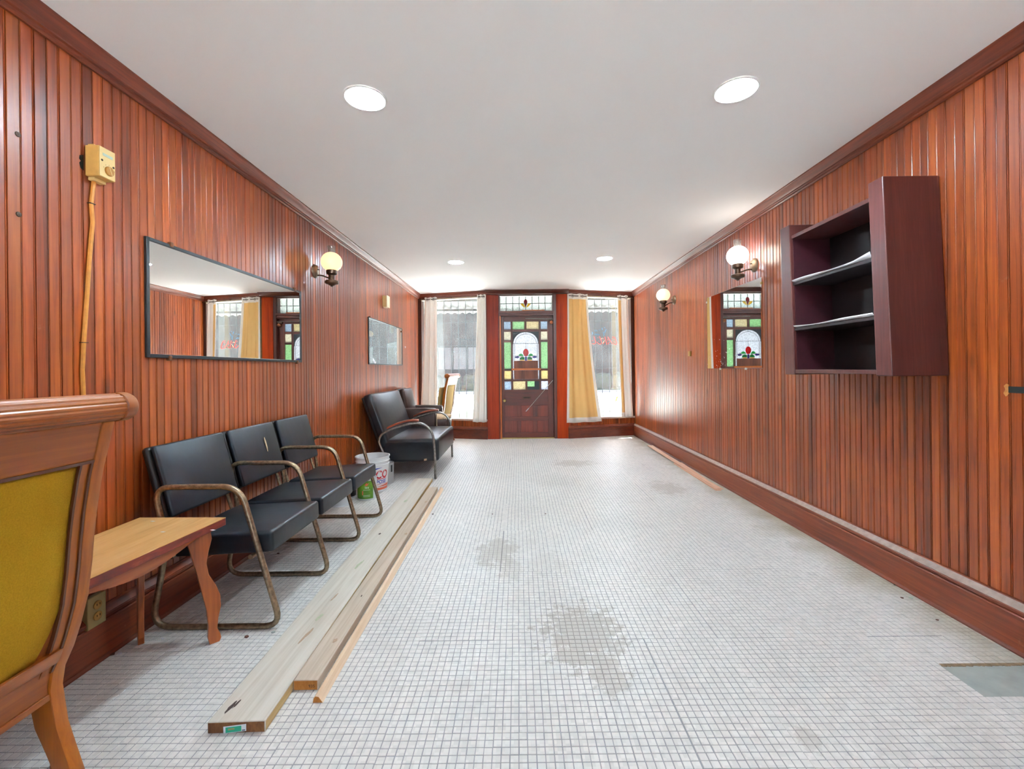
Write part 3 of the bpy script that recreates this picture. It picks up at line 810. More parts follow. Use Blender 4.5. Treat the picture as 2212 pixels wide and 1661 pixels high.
for s in (-1, 1):      # dark spandrels beside the arch
    pts = [(CXA + s * 138, 464)] + [(CXA + s * x, y) for x, y in [(132 * math.cos(t), 590 - 122 * math.sin(t)) for t in [i * math.pi / 2 / 10 for i in range(11)]]]
    pts = [(CXA + s * 138, 600), (CXA + s * 138, 464), (CXA, 464)] + [(CXA + s * 132 * math.cos(t), 590 - 122 * math.sin(t)) for t in [math.pi / 2 - i * math.pi / 2 / 10 for i in range(11)]]
    petal(pts, DY + .010, .012).build('spandrel', 'mirror_frame', dr, fixn=True)
le = MB()
def came(pts, r=.0028): le.tube([(dX(x), DY + .018, dZ(z)) for x, z in pts], r, 5)
came(arc(112, 100, CXA, 588, 0, math.pi)); came([(190, 588), (462, 588)]); came([(CXA, 466), (CXA, 488)]); came([(CXA, 588), (CXA, 645)])
came([(207, 588), (207, 965)]); came([(446, 588), (446, 965)]); came([(207, 718), (446, 718)])
le.build('lead_came', 'lead_came', dr)
el = lambda cx0, cy0, rx, ry, n=16: [(cx0 + rx * math.cos(2 * math.pi * i / n), cy0 + ry * math.sin(2 * math.pi * i / n)) for i in range(n)]
petal(el(325, 685, 30, 41), DY + .012).build('red_rose', 'glass_red', dr, fixn=True)
for s in (-1, 1):
    petal([(325 + s * x, y) for x, y in ((24, 725), (80, 722), (70, 702), (50, 694), (34, 704))], DY + .012).build('light_leaf', 'glass_leaf2', dr, fixn=True)
    petal([(325 + s * x, y) for x, y in ((14, 760), (70, 760), (62, 738), (40, 726), (16, 734))], DY + .012).build('dark_leaf', 'glass_leaf', dr, fixn=True)
    petal([(325 + s * x, y) for x, y in ((62, 732), (84, 720), (118, 726), (112, 740), (84, 744))], DY + .012).build('purple_piece', 'glass_purple', dr, fixn=True)
    petal([(325 + s * x, y) for x, y in ((14, 770), (64, 770), (60, 761), (16, 761))], DY + .012).build('yellow_piece', 'glass_yellow', dr, fixn=True)
petal([(314, 770), (336, 770), (336, 728), (314, 728)], DY + .012).build('purple_piece', 'glass_purple', dr, fixn=True)
wood('cover_board', (76, 36, 22), (112, 60, 40), (134, 78, 54), 'z', rough=0.5, coat=0.1, objvar=0.1)
for y0, y1 in ((771, 851), (872, 965)): dbar(198, 452, y0, y1, 'cover_board', 'cover_board', -.004, .012)
dbar(174, 481, 851, 871, 'cross_strip', 'orange_trim_x', -.014, .004)
for x0, x1 in ((90, 230), (262, 400), (431, 562)):
    for y0, y1 in ((1243, 1362), (1405, 1528)): MB().box(dX(x0), dX(x1), DY + .016, DY + .03, dZ(y1 + 5), dZ(y0 - 5)).build('panel', 'door_panel_wood', dr)
ms_ = MB().box(dX(285), dX(374), DY - .004, DY + .002, dZ(1174), dZ(1150)).build('mail_slot', 'bronze', dr, bevel=.002)
MB().box(dX(300), dX(360), DY - .0055, DY - .003, dZ(1166), dZ(1158)).build('slot_opening', 'dark_hole', ms_)
kn = MB().lathe([(.0, -.05), (.018, -.05), (.026, -.04), (.027, -.03), (.02, -.018), (.011, -.012), (.011, 0), (.024, .002), (.024, .006)], (dX(95), DY, dZ(1190)), 20, (0, 1, 0)).build('door_knob', 'brass', dr, smooth=True, fixn=True)
cl = MB().lathe([(0, -.075), (.026, -.07), (.032, -.05), (.032, -.02), (.024, -.006), (.024, 0)], (dX(596), DY, dZ(372)), 16, (0, 1, 0)).build('door_closer', 'copper_old', dr, smooth=True, fixn=True)
MB().box(dX(565), dX(620), DY - .05, DY - .01, dZ(352), dZ(330)).build('closer_bracket', 'bronze', cl, bevel=.003)
MB().tube([(dX(322), DY - .05, dZ(329)), (dX(640), DY - .06, dZ(338))], .006, 8).build('closer_arm', 'chrome_worn', cl, smooth=True)
rd = MB().tube([(dX(606), DY - .012, dZ(980)), (dX(350), DY - .012, dZ(1272))], .004, 6).build('brace_rod', 'clear_clip', dr, smooth=True)
MB().tube([(dX(350), DY - .012, dZ(1272)), (dX(318), DY - .012, dZ(1306))], .0075, 6).build('rod_tip', 'paper_white', rd, smooth=True)

# lettering on the right-hand window glass (brushed on the outside, seen from inside)
A2, u2, n2, L2 = BAY[2]
win2 = bpy.data.objects['window_2']
def sign(pts, w, mat):
    P = []
    for x, y in pts: P.append(on_plane(1260 + x / 23.73, 690 + y / 23.73, A2 - n2 * .0565, n2))
    MB().tube(P, [w * .7] + [w] * (len(P) - 2) + [w * .7], 5).build('lettering', mat, win2, smooth=True)
RW = .0075
for st in (([(1480, 890), (1570, 905), (1625, 960), (1660, 1050), (1700, 1150), (1715, 1230), (1680, 1290), (1600, 1270), (1530, 1235)]), ([(1465, 980), (1530, 1000)]), ([(1550, 1140), (1600, 1165)]),
           ([(1255, 885), (1300, 960), (1360, 1050), (1420, 1140), (1470, 1210), (1465, 1270)]), ([(1245, 1000), (1260, 1090)]), ([(1330, 1180), (1290, 1210), (1270, 1270)]),
           ([(1090, 885), (1130, 930), (1140, 1030), (1175, 1140), (1195, 1230), (1185, 1290)]), ([(1090, 1170), (1040, 1215), (1000, 1255)]), ([(1010, 965), (1045, 1010)]),
           ([(815, 860), (850, 920), (880, 1010), (920, 1110), (930, 1190), (900, 1260), (840, 1265), (760, 1215), (700, 1150)]), ([(735, 935), (765, 945)]), ([(780, 1105), (815, 1105)]),
           ([(550, 870), (570, 930), (595, 1030), (630, 1120), (635, 1200), (605, 1260)]), ([(450, 1080), (510, 1100)]), ([(590, 1245), (520, 1245), (450, 1235)])):
    sign(st, RW, 'sign_red')
for st in ([(920, 1010), (950, 960), (1000, 960)], [(1090, 1080), (1030, 1150), (985, 1230)]): sign(st, .005, 'sign_cream')
for st in ([(955, 430), (975, 490), (995, 545)], [(1060, 405), (1120, 430)], [(1175, 500), (1150, 560), (1120, 620), (1100, 680)], [(1020, 640), (1050, 700), (1065, 780), (1050, 850)],
           [(595, 550), (630, 610)], [(675, 550), (705, 600)], [(810, 540), (845, 555)], [(460, 640), (485, 710), (455, 775)], [(590, 770), (640, 745), (690, 775), (740, 745), (790, 785), (830, 800)]):
    sign(st, .005, 'sign_blue')

# ------------------------------------------------------------------ curtains and rods
def curtain(label, bayi, ut, ub, zt, zb, folds, amp, lining, flip=False, group=None, nt_=.05, nb=.09, cat='curtain'):
    """ut/ub: (start,end) along the bay at top and bottom"""
    A, u, n, L = BAY[bayi]; up = Vector((0, 0, 1)); NU, NV = 72, 26
    mb = MB(); vs = []
    for j in range(NV + 1):
        v = j / NV; e = v ** 1.5
        a, b_ = ut[0] + (ub[0] - ut[0]) * e, ut[1] + (ub[1] - ut[1]) * e
        for i in range(NU + 1):
            t = i / NU
            ph = folds * 2 * math.pi * t + 0.5 * math.sin(3 * t + 2 * v) * v
            off = math.sin(ph) * amp * (0.75 + .45 * v) + 0.35 * amp * math.sin(2.3 * ph + 1 + v)
            z = zt + (zb - zt) * v + (0.006 * math.sin(ph * 1.0 + .5) if j == NV else 0) + (0.012 * abs(math.sin(ph / 2)) if j == 0 else 0)
            vs.append(A + u * (a + (b_ - a) * t) + n * (nt_ + (nb - nt_) * v + off) + up * z)
    fs = []; mi = []
    for j in range(NV):
        for i in range(NU):
            fs.append((j * (NU + 1) + i, j * (NU + 1) + i + 1, (j + 1) * (NU + 1) + i + 1, (j + 1) * (NU + 1) + i))
            m_i = 0
            if lining:
                t = i / NU
                if lining[0] <= t <= lining[1] and 1 <= j < NV - 1: m_i = 1
            mi.append(m_i)
    mb.v = vs; mb.f = fs; mb.mi = mi
    p0 = A + u * (sum(ut) / 2) + n * nt_ + up * zb
    root = thing('curtain', label, cat, tuple(p0), 0, group)
    cl = mb.build('curtain_cloth', ['curtain_white', 'curtain_orange'], root, smooth=True, sharp=2)
    md = cl.modifiers.new('thick', 'SOLIDIFY'); md.thickness = 0.002
    k = max(2, int(folds))
    for i in range(k):
        t = (i + .5) / k
        c = A + u * (ut[0] + (ut[1] - ut[0]) * t) + n * (nt_ + amp * .9 + .004) + up * (zt - .035)
        ringp = [c + u * (.019 * math.cos(a)) + up * (.019 * math.sin(a)) for a in [2 * math.pi * q / 14 for q in range(14)]]
        MB().tube(ringp, .004, 6, closed=True).build('grommet', 'chrome_worn', root, smooth=True)
    return root
def ucoord(bayi, px, py, off=.07):
    A, u, n, L = BAY[bayi]; p = on_plane(px, py, A + n * off, n); return (p - A).dot(u)
U = ucoord
ZT = 2.405
curtain('plain white curtain bunched against the beadboard wall by the wooden chair', 1, (U(1, 943, 650), U(1, 916, 650)), (U(1, 946, 880), U(1, 909, 880)), ZT, .30, 2.6, .018, None, nb=.10)
curtain('plain white curtain gathered beside the door pilaster', 1, (U(1, 1049, 640), U(1, 1030, 640)), (U(1, 1052, 905), U(1, 1022, 905)), ZT, .29, 2.4, .016, None, nb=.08)
curtain('curtain with orange lining and white hem hanging beside the door', 2, (U(2, 1226, 640), U(2, 1269, 640)), (U(2, 1222, 900), U(2, 1297, 900)), ZT, .27, 2.2, .020, (.06, .93), nb=.10)
curtain('narrow curtain half white half orange lining in the window corner', 2, (U(2, 1334, 650), U(2, 1358, 650)), (U(2, 1341, 895), U(2, 1367, 895)), ZT, .33, 1.7, .018, (.06, .36), nb=.09)
for i, lb in ((1, 'thin curtain rod holding the plain white curtains'), (2, 'thin curtain rod holding the orange lined curtains')):
    A, u, n, L = BAY[i]; up = Vector((0, 0, 1))
    p0, p1 = A + u * .012 + n * .06 + up * (ZT - .03), A + u * (L - .03) + n * .06 + up * (ZT - .03)
    r_ = thing('curtain_rod', lb, 'curtain rod', tuple(p0))
    MB().tube([p0, p1], .007, 8).build('rod', 'bronze', r_, smooth=True)
    for t in (.03, .5, .97):
        q = p0.lerp(p1, t); MB().tube([q, q - n * .03 + up * .03, q - n * .058 + up * .03], .005, 6).build('bracket', 'bronze', r_, smooth=True)

# ------------------------------------------------------------------ recessed lights
def downlight(px, py, label):
    p = on_z(px, py, CZ)
    t = thing('recessed_light', label, 'ceiling light', (p.x, p.y, CZ), 0, 'recessed lights in the ceiling')
    MB().lathe([(.088, -.001), (.089, -.005), (.094, -.007), (.101, -.004), (.102, 0)], (p.x, p.y, CZ), 40).build('trim_ring', 'lamp_trim', t, smooth=True)
    MB().lathe([(0.0, -.0035), (.089, -.0035)], (p.x, p.y, CZ), 40).build('lens', 'downlight_lens', t)
    return p
downlight(789, 212, 'round recessed ceiling light above the black waiting bench')
downlight(1590, 194, 'round recessed ceiling light beside the maroon wall cabinet')
downlight(985, 566, 'round recessed ceiling light above the black love seat')
downlight(1306, 558, 'round recessed ceiling light over bare floor near the orange curtain')

# ------------------------------------------------------------------ wall sconces
def sconce(X, s, px, py, gpy, label, globe, hot=False):
    w = on_x(px, py, X); gz = w.z + gpy
    t = thing('wall_sconce', label, 'wall lamp', tuple(w), 0, 'oil lamp style wall sconces')
    a = .145; gx = w.x + s * a; y = w.y
    MB().lathe([(0, .03), (.02, .03), (.044, .022), (.058, .008), (.06, 0)], tuple(w), 28, (s, 0, 0)).build('backplate', 'bronze_plate', t, smooth=True, fixn=True)
    ar = MB().tube(fillet([(w.x + s * .02, y, w.z - .035), (w.x + s * .06, y, w.z - .035), (gx, y, gz - .148)], .03), .0065, 8).build('arm', 'bronze', t, smooth=True)
    MB().tube([(w.x + s * .026, y - .012, w.z + .012), (w.x + s * .045, y - .012, w.z + .010)], .004, 6).build('switch', 'bronze', t, smooth=True)
    MB().lathe([(.016, -.165), (.024, -.16), (.024, -.115), (.032, -.11), (.043, -.103), (.045, -.085), (.043, -.072), (.034, -.07)], (gx, y, gz), 28).build('burner_cup', 'bronze', t, smooth=True, sharp=.5)
    MB().lathe([(0, -.212), (.010, -.211), (.012, -.203), (.022, -.2), (.03, -.193), (.05, -.187), (.056, -.18), (.056, -.166), (.05, -.160), (.02, -.158)], (gx, y, gz), 28).build('oil_font', 'bronze', t, smooth=True, sharp=.5)
    pr = []
    for k in range(15):
        a_ = -R(58) + (R(58) + R(68)) * k / 14
        pr.append((.0865 * math.cos(a_), .083 * math.sin(a_)))
    gl = MB().lathe(pr, (gx, y, gz), 36).build('globe', globe, t, smooth=True)
    MB().lathe([(.031, .076), (.030, .10), (.033, .135), (.031, .135), (.028, .10), (.029, .076)], (gx, y, gz), 28).build('chimney', 'clear_chimney', t, smooth=True)
    return t
sconce(WL, 1, 680, 586, .078, 'lit warm globe oil lamp sconce beside the long black framed mirror', 'globe_warm')
sconce(WR, -1, 1630, 573, .082, 'brightest white globe sconce right above the frameless mirror', 'globe_white')
sconce(WR, -1, 1457, 648, .064, 'warm globe sconce between the frameless mirror and the window', 'globe_warm_far')

# ------------------------------------------------------------------ mirrors
def framed_mirror(px0, px1, zt, zb, label, fw, clips):
    y0, y1 = on_x(px0, 700, WL).y, on_x(px1, 700, WL).y
    t = thing('wall_mirror', label, 'mirror', (WL, (y0 + y1) / 2, zb)); d = .014
    MB().box(WL + .001, WL + .009, y0 + fw * .6, y1 - fw * .6, zb + fw * .6, zt - fw * .6).build('mirror_glass', 'mirror', t)
    for a in ((y0, y0 + fw, zb, zt), (y1 - fw, y1, zb, zt), (y0 + fw, y1 - fw, zb, zb + fw), (y0 + fw, y1 - fw, zt - fw, zt)):
        MB().box(WL + .0, WL + d, *a).build('frame_bar', 'mirror_frame', t, bevel=.002)
    for f, z in clips:
        yy = y0 + (y1 - y0) * f; MB().box(WL, WL + d + .006, yy - .009, yy + .009, z - .012, z + .012).build('clip', 'clip_brown', t, bevel=.003)
    return t
zt = on_x(312, 510, WL).z; zb = on_x(312, 772, WL).z
framed_mirror(312, 648, zt, zb, 'long black framed mirror above the waiting bench', .017, ((.10, zt), (.09, zb), (.93, zt), (.95, zb)))
zt2 = on_x(794, 684, WL).z; zb2 = on_x(794, 787, WL).z
t = framed_mirror(794, 867, zt2, zb2, 'dark framed mirror hanging near the front window', .014, ((.03, zt2), (.97, zt2 - .05)))
p = on_x(804, 777, WL)
MB().obox((WL + .0092, p.y, p.z - .01), (0, .10, -.05), (0, .012, .03), (.0008, 0, 0)).build('white_sticker', 'paper_white', t)
y0, y1 = on_x(1647, 700, WR).y, on_x(1529, 700, WR).y; zt = on_x(1647, 598, WR).z; zb = on_x(1647, 796, WR).z
t = thing('wall_mirror', 'frameless mirror with white spots below the bright white sconce', 'mirror', (WR, (y0 + y1) / 2, zb))
MB().box(WR - .008, WR - .001, y0, y1, zb, zt).build('mirror_glass', 'mirror_old', t, bevel=.0035, seg=1)
for f in (.25, .72): MB().box(WR - .012, WR, y0 + (y1 - y0) * f - .01, y0 + (y1 - y0) * f + .01, zb - .012, zb + .008).build('clip', 'clear_clip', t, bevel=.002)
for yy, zz in ((y0 - .006, zt - .05), (y1 + .006, zt - .05)): MB().box(WR - .012, WR, yy - .01, yy + .012, zz - .01, zz + .01).build('clip', 'brass' if yy < y1 else 'clear_clip', t, bevel=.002)
sp = MB()
for k in range(46):
    yy = y1 - (y1 - y0) * abs(random.gauss(.30, .13)); zz = zb + .01 + abs(random.gauss(0, .11)); s_ = random.uniform(.0015, .0045)
    if y0 < yy < y1: sp.lathe([(0, 0.0004), (s_, 0)], (WR - .0082, yy, zz), 6, (-1, 0, 0))
tag(sp.build('silver_spots', 'paper_white', t), kind='stuff')

# ------------------------------------------------------------------ thermostat, cable, chime box, outlet, small wall bits (left wall)
p = on_x(180, 351, WL)
ty, tz_ = p.y + .006, 2.02
t = thing('thermostat', 'yellowed ivory dial thermostat mounted high on the beadboard', 'thermostat', (WL, ty + .036, tz_ - .065))
MB().box(WL, WL + .056, ty, ty + .072, tz_ - .062, tz_ + .062).build('body', 'thermostat_ivory', t, bevel=.004)
MB().box(WL + .0555, WL + .0585, ty + .002, ty + .070, tz_ - .06, tz_ + .06).build('face_plate', 'thermostat_face', t, bevel=.0012)
dl = MB().lathe([(.019, 0), (.019, .004), (.017, .006), (0, .006)], (WL + .0585, ty + .042, tz_ - .028), 28, (1, 0, 0)).build('dial', 'dial_tan', t, smooth=True, sharp=.5)
MB().obox((WL + .0644, ty + .036, tz_ - .012), (0, .0025, 0), (0, .012, -.032), (.0012, 0, 0)).build('pointer', 'thermostat_face', dl)
MB().box(WL + .0584, WL + .0592, ty + .015, ty + .058, tz_ + .026, tz_ + .037).build('faded_label', 'faded_blue', t)
for yy, zz in ((.012, .006), (.062, -.004)): MB().lathe([(.0045, 0), (.004, .0012), (0, .0012)], (WL + .0585, ty + yy, tz_ + zz), 12, (1, 0, 0)).build('screw', 'screw_dark', t)
for k in range(5):
    a = R(20 + k * 35); MB().box(WL + .0584, WL + .0588, ty + .042 + .025 * math.cos(a) - .0006, ty + .042 + .025 * math.cos(a) + .0006, tz_ - .028 + .025 * math.sin(a) - .002, tz_ - .028 + .025 * math.sin(a) + .002).build('tick_mark', 'clip_brown', t)
tb = MB().box(WL, WL + .026, ty + .012, ty + .064, tz_ - .075, tz_ - .062).build('mounting_tab', 'thermostat_face', t, bevel=.002)
MB().box(WL, WL + .026, ty + .012, ty + .060, tz_ + .062, tz_ + .072).build('mounting_tab', 'thermostat_ivory', t, bevel=.002)
pts = [on_x(x, y, WL + .007) for x, y in ((197, 402), (197, 440), (200, 480), (193, 560), (187, 650), (181, 740), (178, 800), (180, 850), (182, 930))]
pts = [(WL + .007, ty + .03, tz_ - .07)] + [tuple(q) for q in pts[1:]]
pts += [(WL + .007, 1.735, .60), (WL + .007, 1.728, .40), (WL + .007, 1.725, .215)]
cb = thing('wall_cable', 'tan cable stapled down the wall below the thermostat', 'cable', tuple(pts[-1]))
MB().tube(pts, .0075, 8).build('cable_run', 'cable_tan', cb, smooth=True)
for i in (1, 5): q = Vector(pts[i]); MB().box(WL, q.x + .009, q.y - .011, q.y + .011, q.z - .0015, q.z + .0015).build('staple', 'screw_dark', cb)
p = on_x(826, 668, WL)
t = thing('door_chime', 'small yellowed box on the wall above the second mirror', 'chime box', (WL, p.y + .05, p.z - .07))
c0 = (p.y, p.y + .11)
MB().box(WL, WL + .052, c0[0], c0[1], 1.985, 2.125).build('box', 'chime_tan', t, bevel=.003)
MB().box(WL + .052, WL + .064, c0[0] - .004, c0[1] + .004, 1.978, 2.128).build('cover', 'chime_white', t, bevel=.003)
MB().box(WL + .01, WL + .045, c0[0] + .01, c0[1] - .03, 1.972, 1.985).build('tab', 'chime_white', t)
p = on_x(875, 750, WL); o = MB().lathe([(0, .012), (.012, .009), (.015, 0)], tuple(p), 14, (1, 0, 0)).build('wall_button', 'paper_white', smooth=True); tag(o, 'tiny white round button on the wall beyond the second mirror', 'button')
p = on_x(208, 1318, BL - .001)
t = thing('power_outlet', 'tarnished brass outlet plate on the baseboard under the small table', 'outlet', (BL - .02, p.y, p.z - .06))
MB().box(BL - .02, BL + .004, p.y - .04, p.y + .037, p.z - .062, p.z + .062).build('cover_plate', 'outlet_plate', t, bevel=.003)
for dz in (.022, -.022):
    so_ = MB().lathe([(.017, 0), (.017, .003), (.015, .004), (0, .004)], (BL + .004, p.y, p.z + dz), 20, (1, 0, 0)).build('socket', 'outlet_ivory', t, smooth=True, sharp=.5)
    for dy, h in ((-.006, .006), (.006, .007)): MB().box(BL + .008, BL + .0088, p.y + dy - .001, p.y + dy + .001, p.z + dz - .001, p.z + dz + h).build('slot', 'dark_hole', so_)

for px, py in ((38, 290), (40, 463)):
    q = on_x(px, py, WL); MB().lathe([(.009, 0), (.008, .003), (0, .004)], tuple(q), 14, (1, 0, 0)).build('wall_screw', 'screw_dark', wl, smooth=True)
q = on_x(174, 348, WL); MB().prism([(WL - .0005, q.y + a, q.z + b_) for a, b_ in ((.012, .03), (-.004, .022), (-.006, .008), (.001, .002), (-.005, -.008), (-.001, -.026), (.012, -.032))], (.0012, 0, 0)).build('ragged_hole', 'dark_hole', wl, fixn=True)
# right wall bits
p = on_x(1492, 764, WR); o = MB().box(WR - .022, WR, p.y - .027, p.y + .027, p.z - .03, p.z + .03).build('latch_plate', 'brass', bevel=.005); tag(o, 'small brass box on the wall between frameless mirror and window', 'latch box')
p = on_x(2196, 842, WR)
t = s_root('trim_9', 'dark slot cut through the beadboard with bare wood edges')
MB().box(WR - .0025, WR + .01, p.y - .05, p.y + .028, p.z - .013, p.z + .013).build('slot_opening', 'dark_hole', t)
MB().prism([(WR - .0015, p.y + a, p.z + b_) for a, b_ in ((.028, .02), (.036, .024), (.046, .014), (.04, .0), (.048, -.016), (.038, -.03), (.028, -.018))], (.003, 0, 0)).build('bare_edge', 'bare_wood', t, fixn=True)

# ------------------------------------------------------------------ maroon wall cabinet
def cab_shear(z): return -(z - 1.11) * 0.042          # the unit leans a little: its top is set further back
CXF = 1.748
def cbox(mb, x0, x1, y0, y1, z0, z1):
    vs = [(x, y - cab_shear(z), z) for z in (z0, z1) for y in (y0, y1) for x in (x0, x1)]
    return mb.add(vs, [(0, 2, 3, 1), (4, 5, 7, 6), (0, 1, 5, 4), (2, 6, 7, 3), (0, 4, 6, 2), (1, 3, 7, 5)])
yn = on_x(2050, 815, WR).y - .004; ynear = yn; yfar0 = on_x(1716, 800, CXF).y; yfar1 = on_x(1703, 800, CXF).y + .035
t = thing('wall_cabinet', 'open maroon painted wall cabinet with two paper lined shelves', 'cabinet', (WR, (ynear + yfar1) / 2, 1.11))
cbox(MB(), CXF, WR - .001, ynear, ynear + .09, 1.11, 2.066).build('side_panel', 'maroon_paint', t, bevel=.004)
cbox(MB(), CXF, WR - .001, yfar0, yfar1, 1.11, 2.072).build('side_panel', 'maroon_paint', t, bevel=.004)
cbox(MB(), CXF + .02, WR - .014, yfar0 - .003, yfar0 + .001, 1.14, 1.98).build('inner_shade', 'maroon_shade', t)  # thin dark sheet over the far side, standing in for inside shade
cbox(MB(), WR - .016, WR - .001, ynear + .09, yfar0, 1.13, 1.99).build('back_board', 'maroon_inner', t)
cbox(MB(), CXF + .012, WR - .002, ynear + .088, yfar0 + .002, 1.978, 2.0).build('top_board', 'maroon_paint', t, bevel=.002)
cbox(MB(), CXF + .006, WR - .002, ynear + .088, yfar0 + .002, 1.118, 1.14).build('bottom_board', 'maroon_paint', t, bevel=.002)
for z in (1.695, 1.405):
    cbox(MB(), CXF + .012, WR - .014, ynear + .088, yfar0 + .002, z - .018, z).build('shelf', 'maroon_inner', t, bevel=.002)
    m_ = MB()
for nm, z, lb in (('a', 1.695, 'white paper liner curling over the upper cabinet shelf'), ('b', 1.405, 'white paper liner curling over the lower cabinet shelf')):
    m_ = MB(); NX, NY = 5, 24; ya, yb = ynear + .096, yfar0 - .006
    prof = [(.235, .001), (.12, .001), (.03, .0015), (.004, .003), (-.008, .007), (-.012, .013)]
    vs = []
    for j in range(NY + 1):
        f = j / NY; y = ya + (yb - ya) * f - cab_shear(z)
        k = 0.55 + .45 * math.sin(f * 7 + (2 if nm == 'a' else 0)) + (1.6 * max(0, 1 - f / .18) if nm == 'a' else .5 * max(0, 1 - f / .15))
        for (dx, dz) in prof:
            lift = dz if dz < .004 else (dz * (0.45 + 0.75 * k))
            vs.append((CXF + .012 + dx, y, z + .0008 + lift))
    P = len(prof)
    fs = [(j * P + i, j * P + i + 1, (j + 1) * P + i + 1, (j + 1) * P + i) for j in range(NY) for i in range(P - 1)]
    m_.add(vs, fs); o = m_.build('shelf_liner', 'paper_white', smooth=True, sharp=2)
    md = o.modifiers.new('thick', 'SOLIDIFY'); md.thickness = .0006; md.offset = 1
    tag(o, lb, 'shelf liner', 'paper shelf liners')

# ------------------------------------------------------------------ dining chair (seen from behind) and its twin by the window
def make_dining_chair(name, label, yaw=0.0):
    """built with the back rail along +Y, facing -X; far stile centre plane y = 1.20"""
    YS = 1.185; W = .50; yn_, yf = YS - W, YS
    t = thing(name, label, 'chair', (-1.20, YS - W / 2, 0), 0, 'matching scroll back dining chairs')
    SX = .96
    outer = [(-1.149, 1.032), (-1.165, .965), (-1.183, .897), (-1.200, .80), (-1.210, .72), (-1.216, .652), (-1.229, .557), (-1.250, .48), (-1.271, .42), (-1.296, .367), (-1.304, .318), (-1.289, .217), (-1.266, .148), (-1.215, .0)]
    outer = [(x * SX, z if z < 1.0 else z) for x, z in outer]
    th = [.034, .036, .038, .040, .042, .042, .044, .048, .055, .062, .066, .06, .052, .042]
    inner = [(x - w, z) for (x, z), w in zip(outer, th)]
    sw = .034
    def stile(y): return MB().prism([(x, y - sw / 2, z) for x, z in outer] + [(x, y - sw / 2, z) for x, z in inner[::-1]], (0, sw, 0))
    for y in (yf, yn_): stile(y).build('back_post', 'chair_wood', t, bevel=.004, fixn=True, smooth=True)
    # scrolled top rail
    ang0 = R(-40)
    top = MB(); c = Vector((outer[0][0] - .012, 0, 1.068))
    pr = [(c.x + .034 * math.cos(a) * (1, 1.06, 1.06)[k % 3], c.z + .036 * math.sin(a) * (1, 1.06, 1.06)[k % 3]) for k, a in enumerate([2 * math.pi * q / 54 for q in range(54)])]
    top.prism([(x, yn_ - .03, z) for x, z in pr], (0, W + .06, 0)); top.build('top_rail', 'chair_wood_y', t, fixn=True, smooth=True, sharp=.25)
    for y, s in ((yf + .03, 1), (yn_ - .03, -1)):
        MB().lathe([(.037, -.002), (.040, 0), (.040, .026), (.036, .034), (.02, .037), (0, .037)], (c.x, y, c.z), 28, (0, s, 0)).build('rail_end', 'chair_wood_y', t, smooth=True, sharp=.6)
    # back panel follows the post curve
    def back_x(z):
        pts = outer
        for (x0, z0), (x1, z1) in zip(pts, pts[1:]):
            if z1 <= z <= z0: return x0 + (x1 - x0) * (z - z0) / (z1 - z0)
        return pts[0][0]
    def sheet(y0, y1, z0, z1, d0, d1, n=12):
        mb = MB(); vs = []
        for i in range(n + 1):
            z = z0 + (z1 - z0) * i / n; x = back_x(min(z, 1.03))
            vs += [(x - d0, y0, z), (x - d0, y1, z), (x - d1, y1, z), (x - d1, y0, z)]
        fs = []
        for i in range(n):
            a, b_ = i * 4, (i + 1) * 4
            for k in range(4): fs.append((a + k, a + (k + 1) % 4, b_ + (k + 1) % 4, b_ + k))
        fs += [(0, 1, 2, 3), (n * 4 + 3, n * 4 + 2, n * 4 + 1, n * 4)]
        return mb.add(vs, fs)
    ya, yb = yn_ + sw / 2, yf - sw / 2
    sheet(ya, yb, .93, 1.05, .004, .03).build('crest_board', 'chair_wood_y', t, fixn=True, smooth=True)
    sheet(ya, ya + .030, .37, .93, .006, .03).build('panel_stile', 'chair_wood', t, fixn=True, smooth=True)
    sheet(yb - .030, yb, .37, .93, .006, .03).build('panel_stile', 'chair_wood', t, fixn=True, smooth=True)
    sheet(yb - .006, yb, .37, .93, .0015, .03).build('groove', 'chair_groove', t, fixn=True, smooth=True)
    sheet(yb - .034, yb - .028, .44, .93, .0035, .03).build('bead', 'chair_groove', t, fixn=True, smooth=True)
    sheet(ya, yb, .924, .932, .0005, .03, 2).build('bead', 'chair_groove', t, fixn=True, smooth=True)
    # fabric back with rounded lower corner, arched bottom frame
    fab = MB(); ns = 16; rows = []
    for i in range(ns + 1):
        z = .43 + (.924 - .43) * i / ns
        cut = 0.0
        if z < .62: cut = .035 * ((.62 - z) / .19) ** 2
        rows.append((z, ya + .030 + cut, yb - .030 - cut))
    vs = []
    for z, a, b_ in rows:
        x = back_x(z)
        for k in range(7):
            f = k / 6; vs.append((x - .010 + .004 * math.sin(math.pi * f), a + (b_ - a) * f, z))
    fs = [(i * 7 + k, i * 7 + k + 1, (i + 1) * 7 + k + 1, (i + 1) * 7 + k) for i in range(ns) for k in range(6)]
    fo = fab.add(vs, fs).build('back_upholstery', 'olive_fabric', t, smooth=True, sharp=2)
    md = fo.modifiers.new('thick', 'SOLIDIFY'); md.thickness = .012; md.offset = -1
    sheet(ya, yb, .415, .62, .014, .03, 8).build('lower_board', 'chair_wood_y', t, fixn=True, smooth=True)
    sheet(ya, yb, .395, .435, -.002, .03, 3).build('lower_bead', 'chair_wood_y', t, fixn=True, smooth=True, bevel=.003)
    sheet(ya, yb, .305, .397, .008, .034, 4).build('seat_rail', 'chair_wood_y', t, fixn=True, smooth=True)
    sheet(ya, yb, .295, .312, .002, .036, 2).build('lower_bead', 'chair_wood_y', t, fixn=True, smooth=True, bevel=.003)
    # inside cushion
    x_lo, x_hi = back_x(.50), back_x(.90)
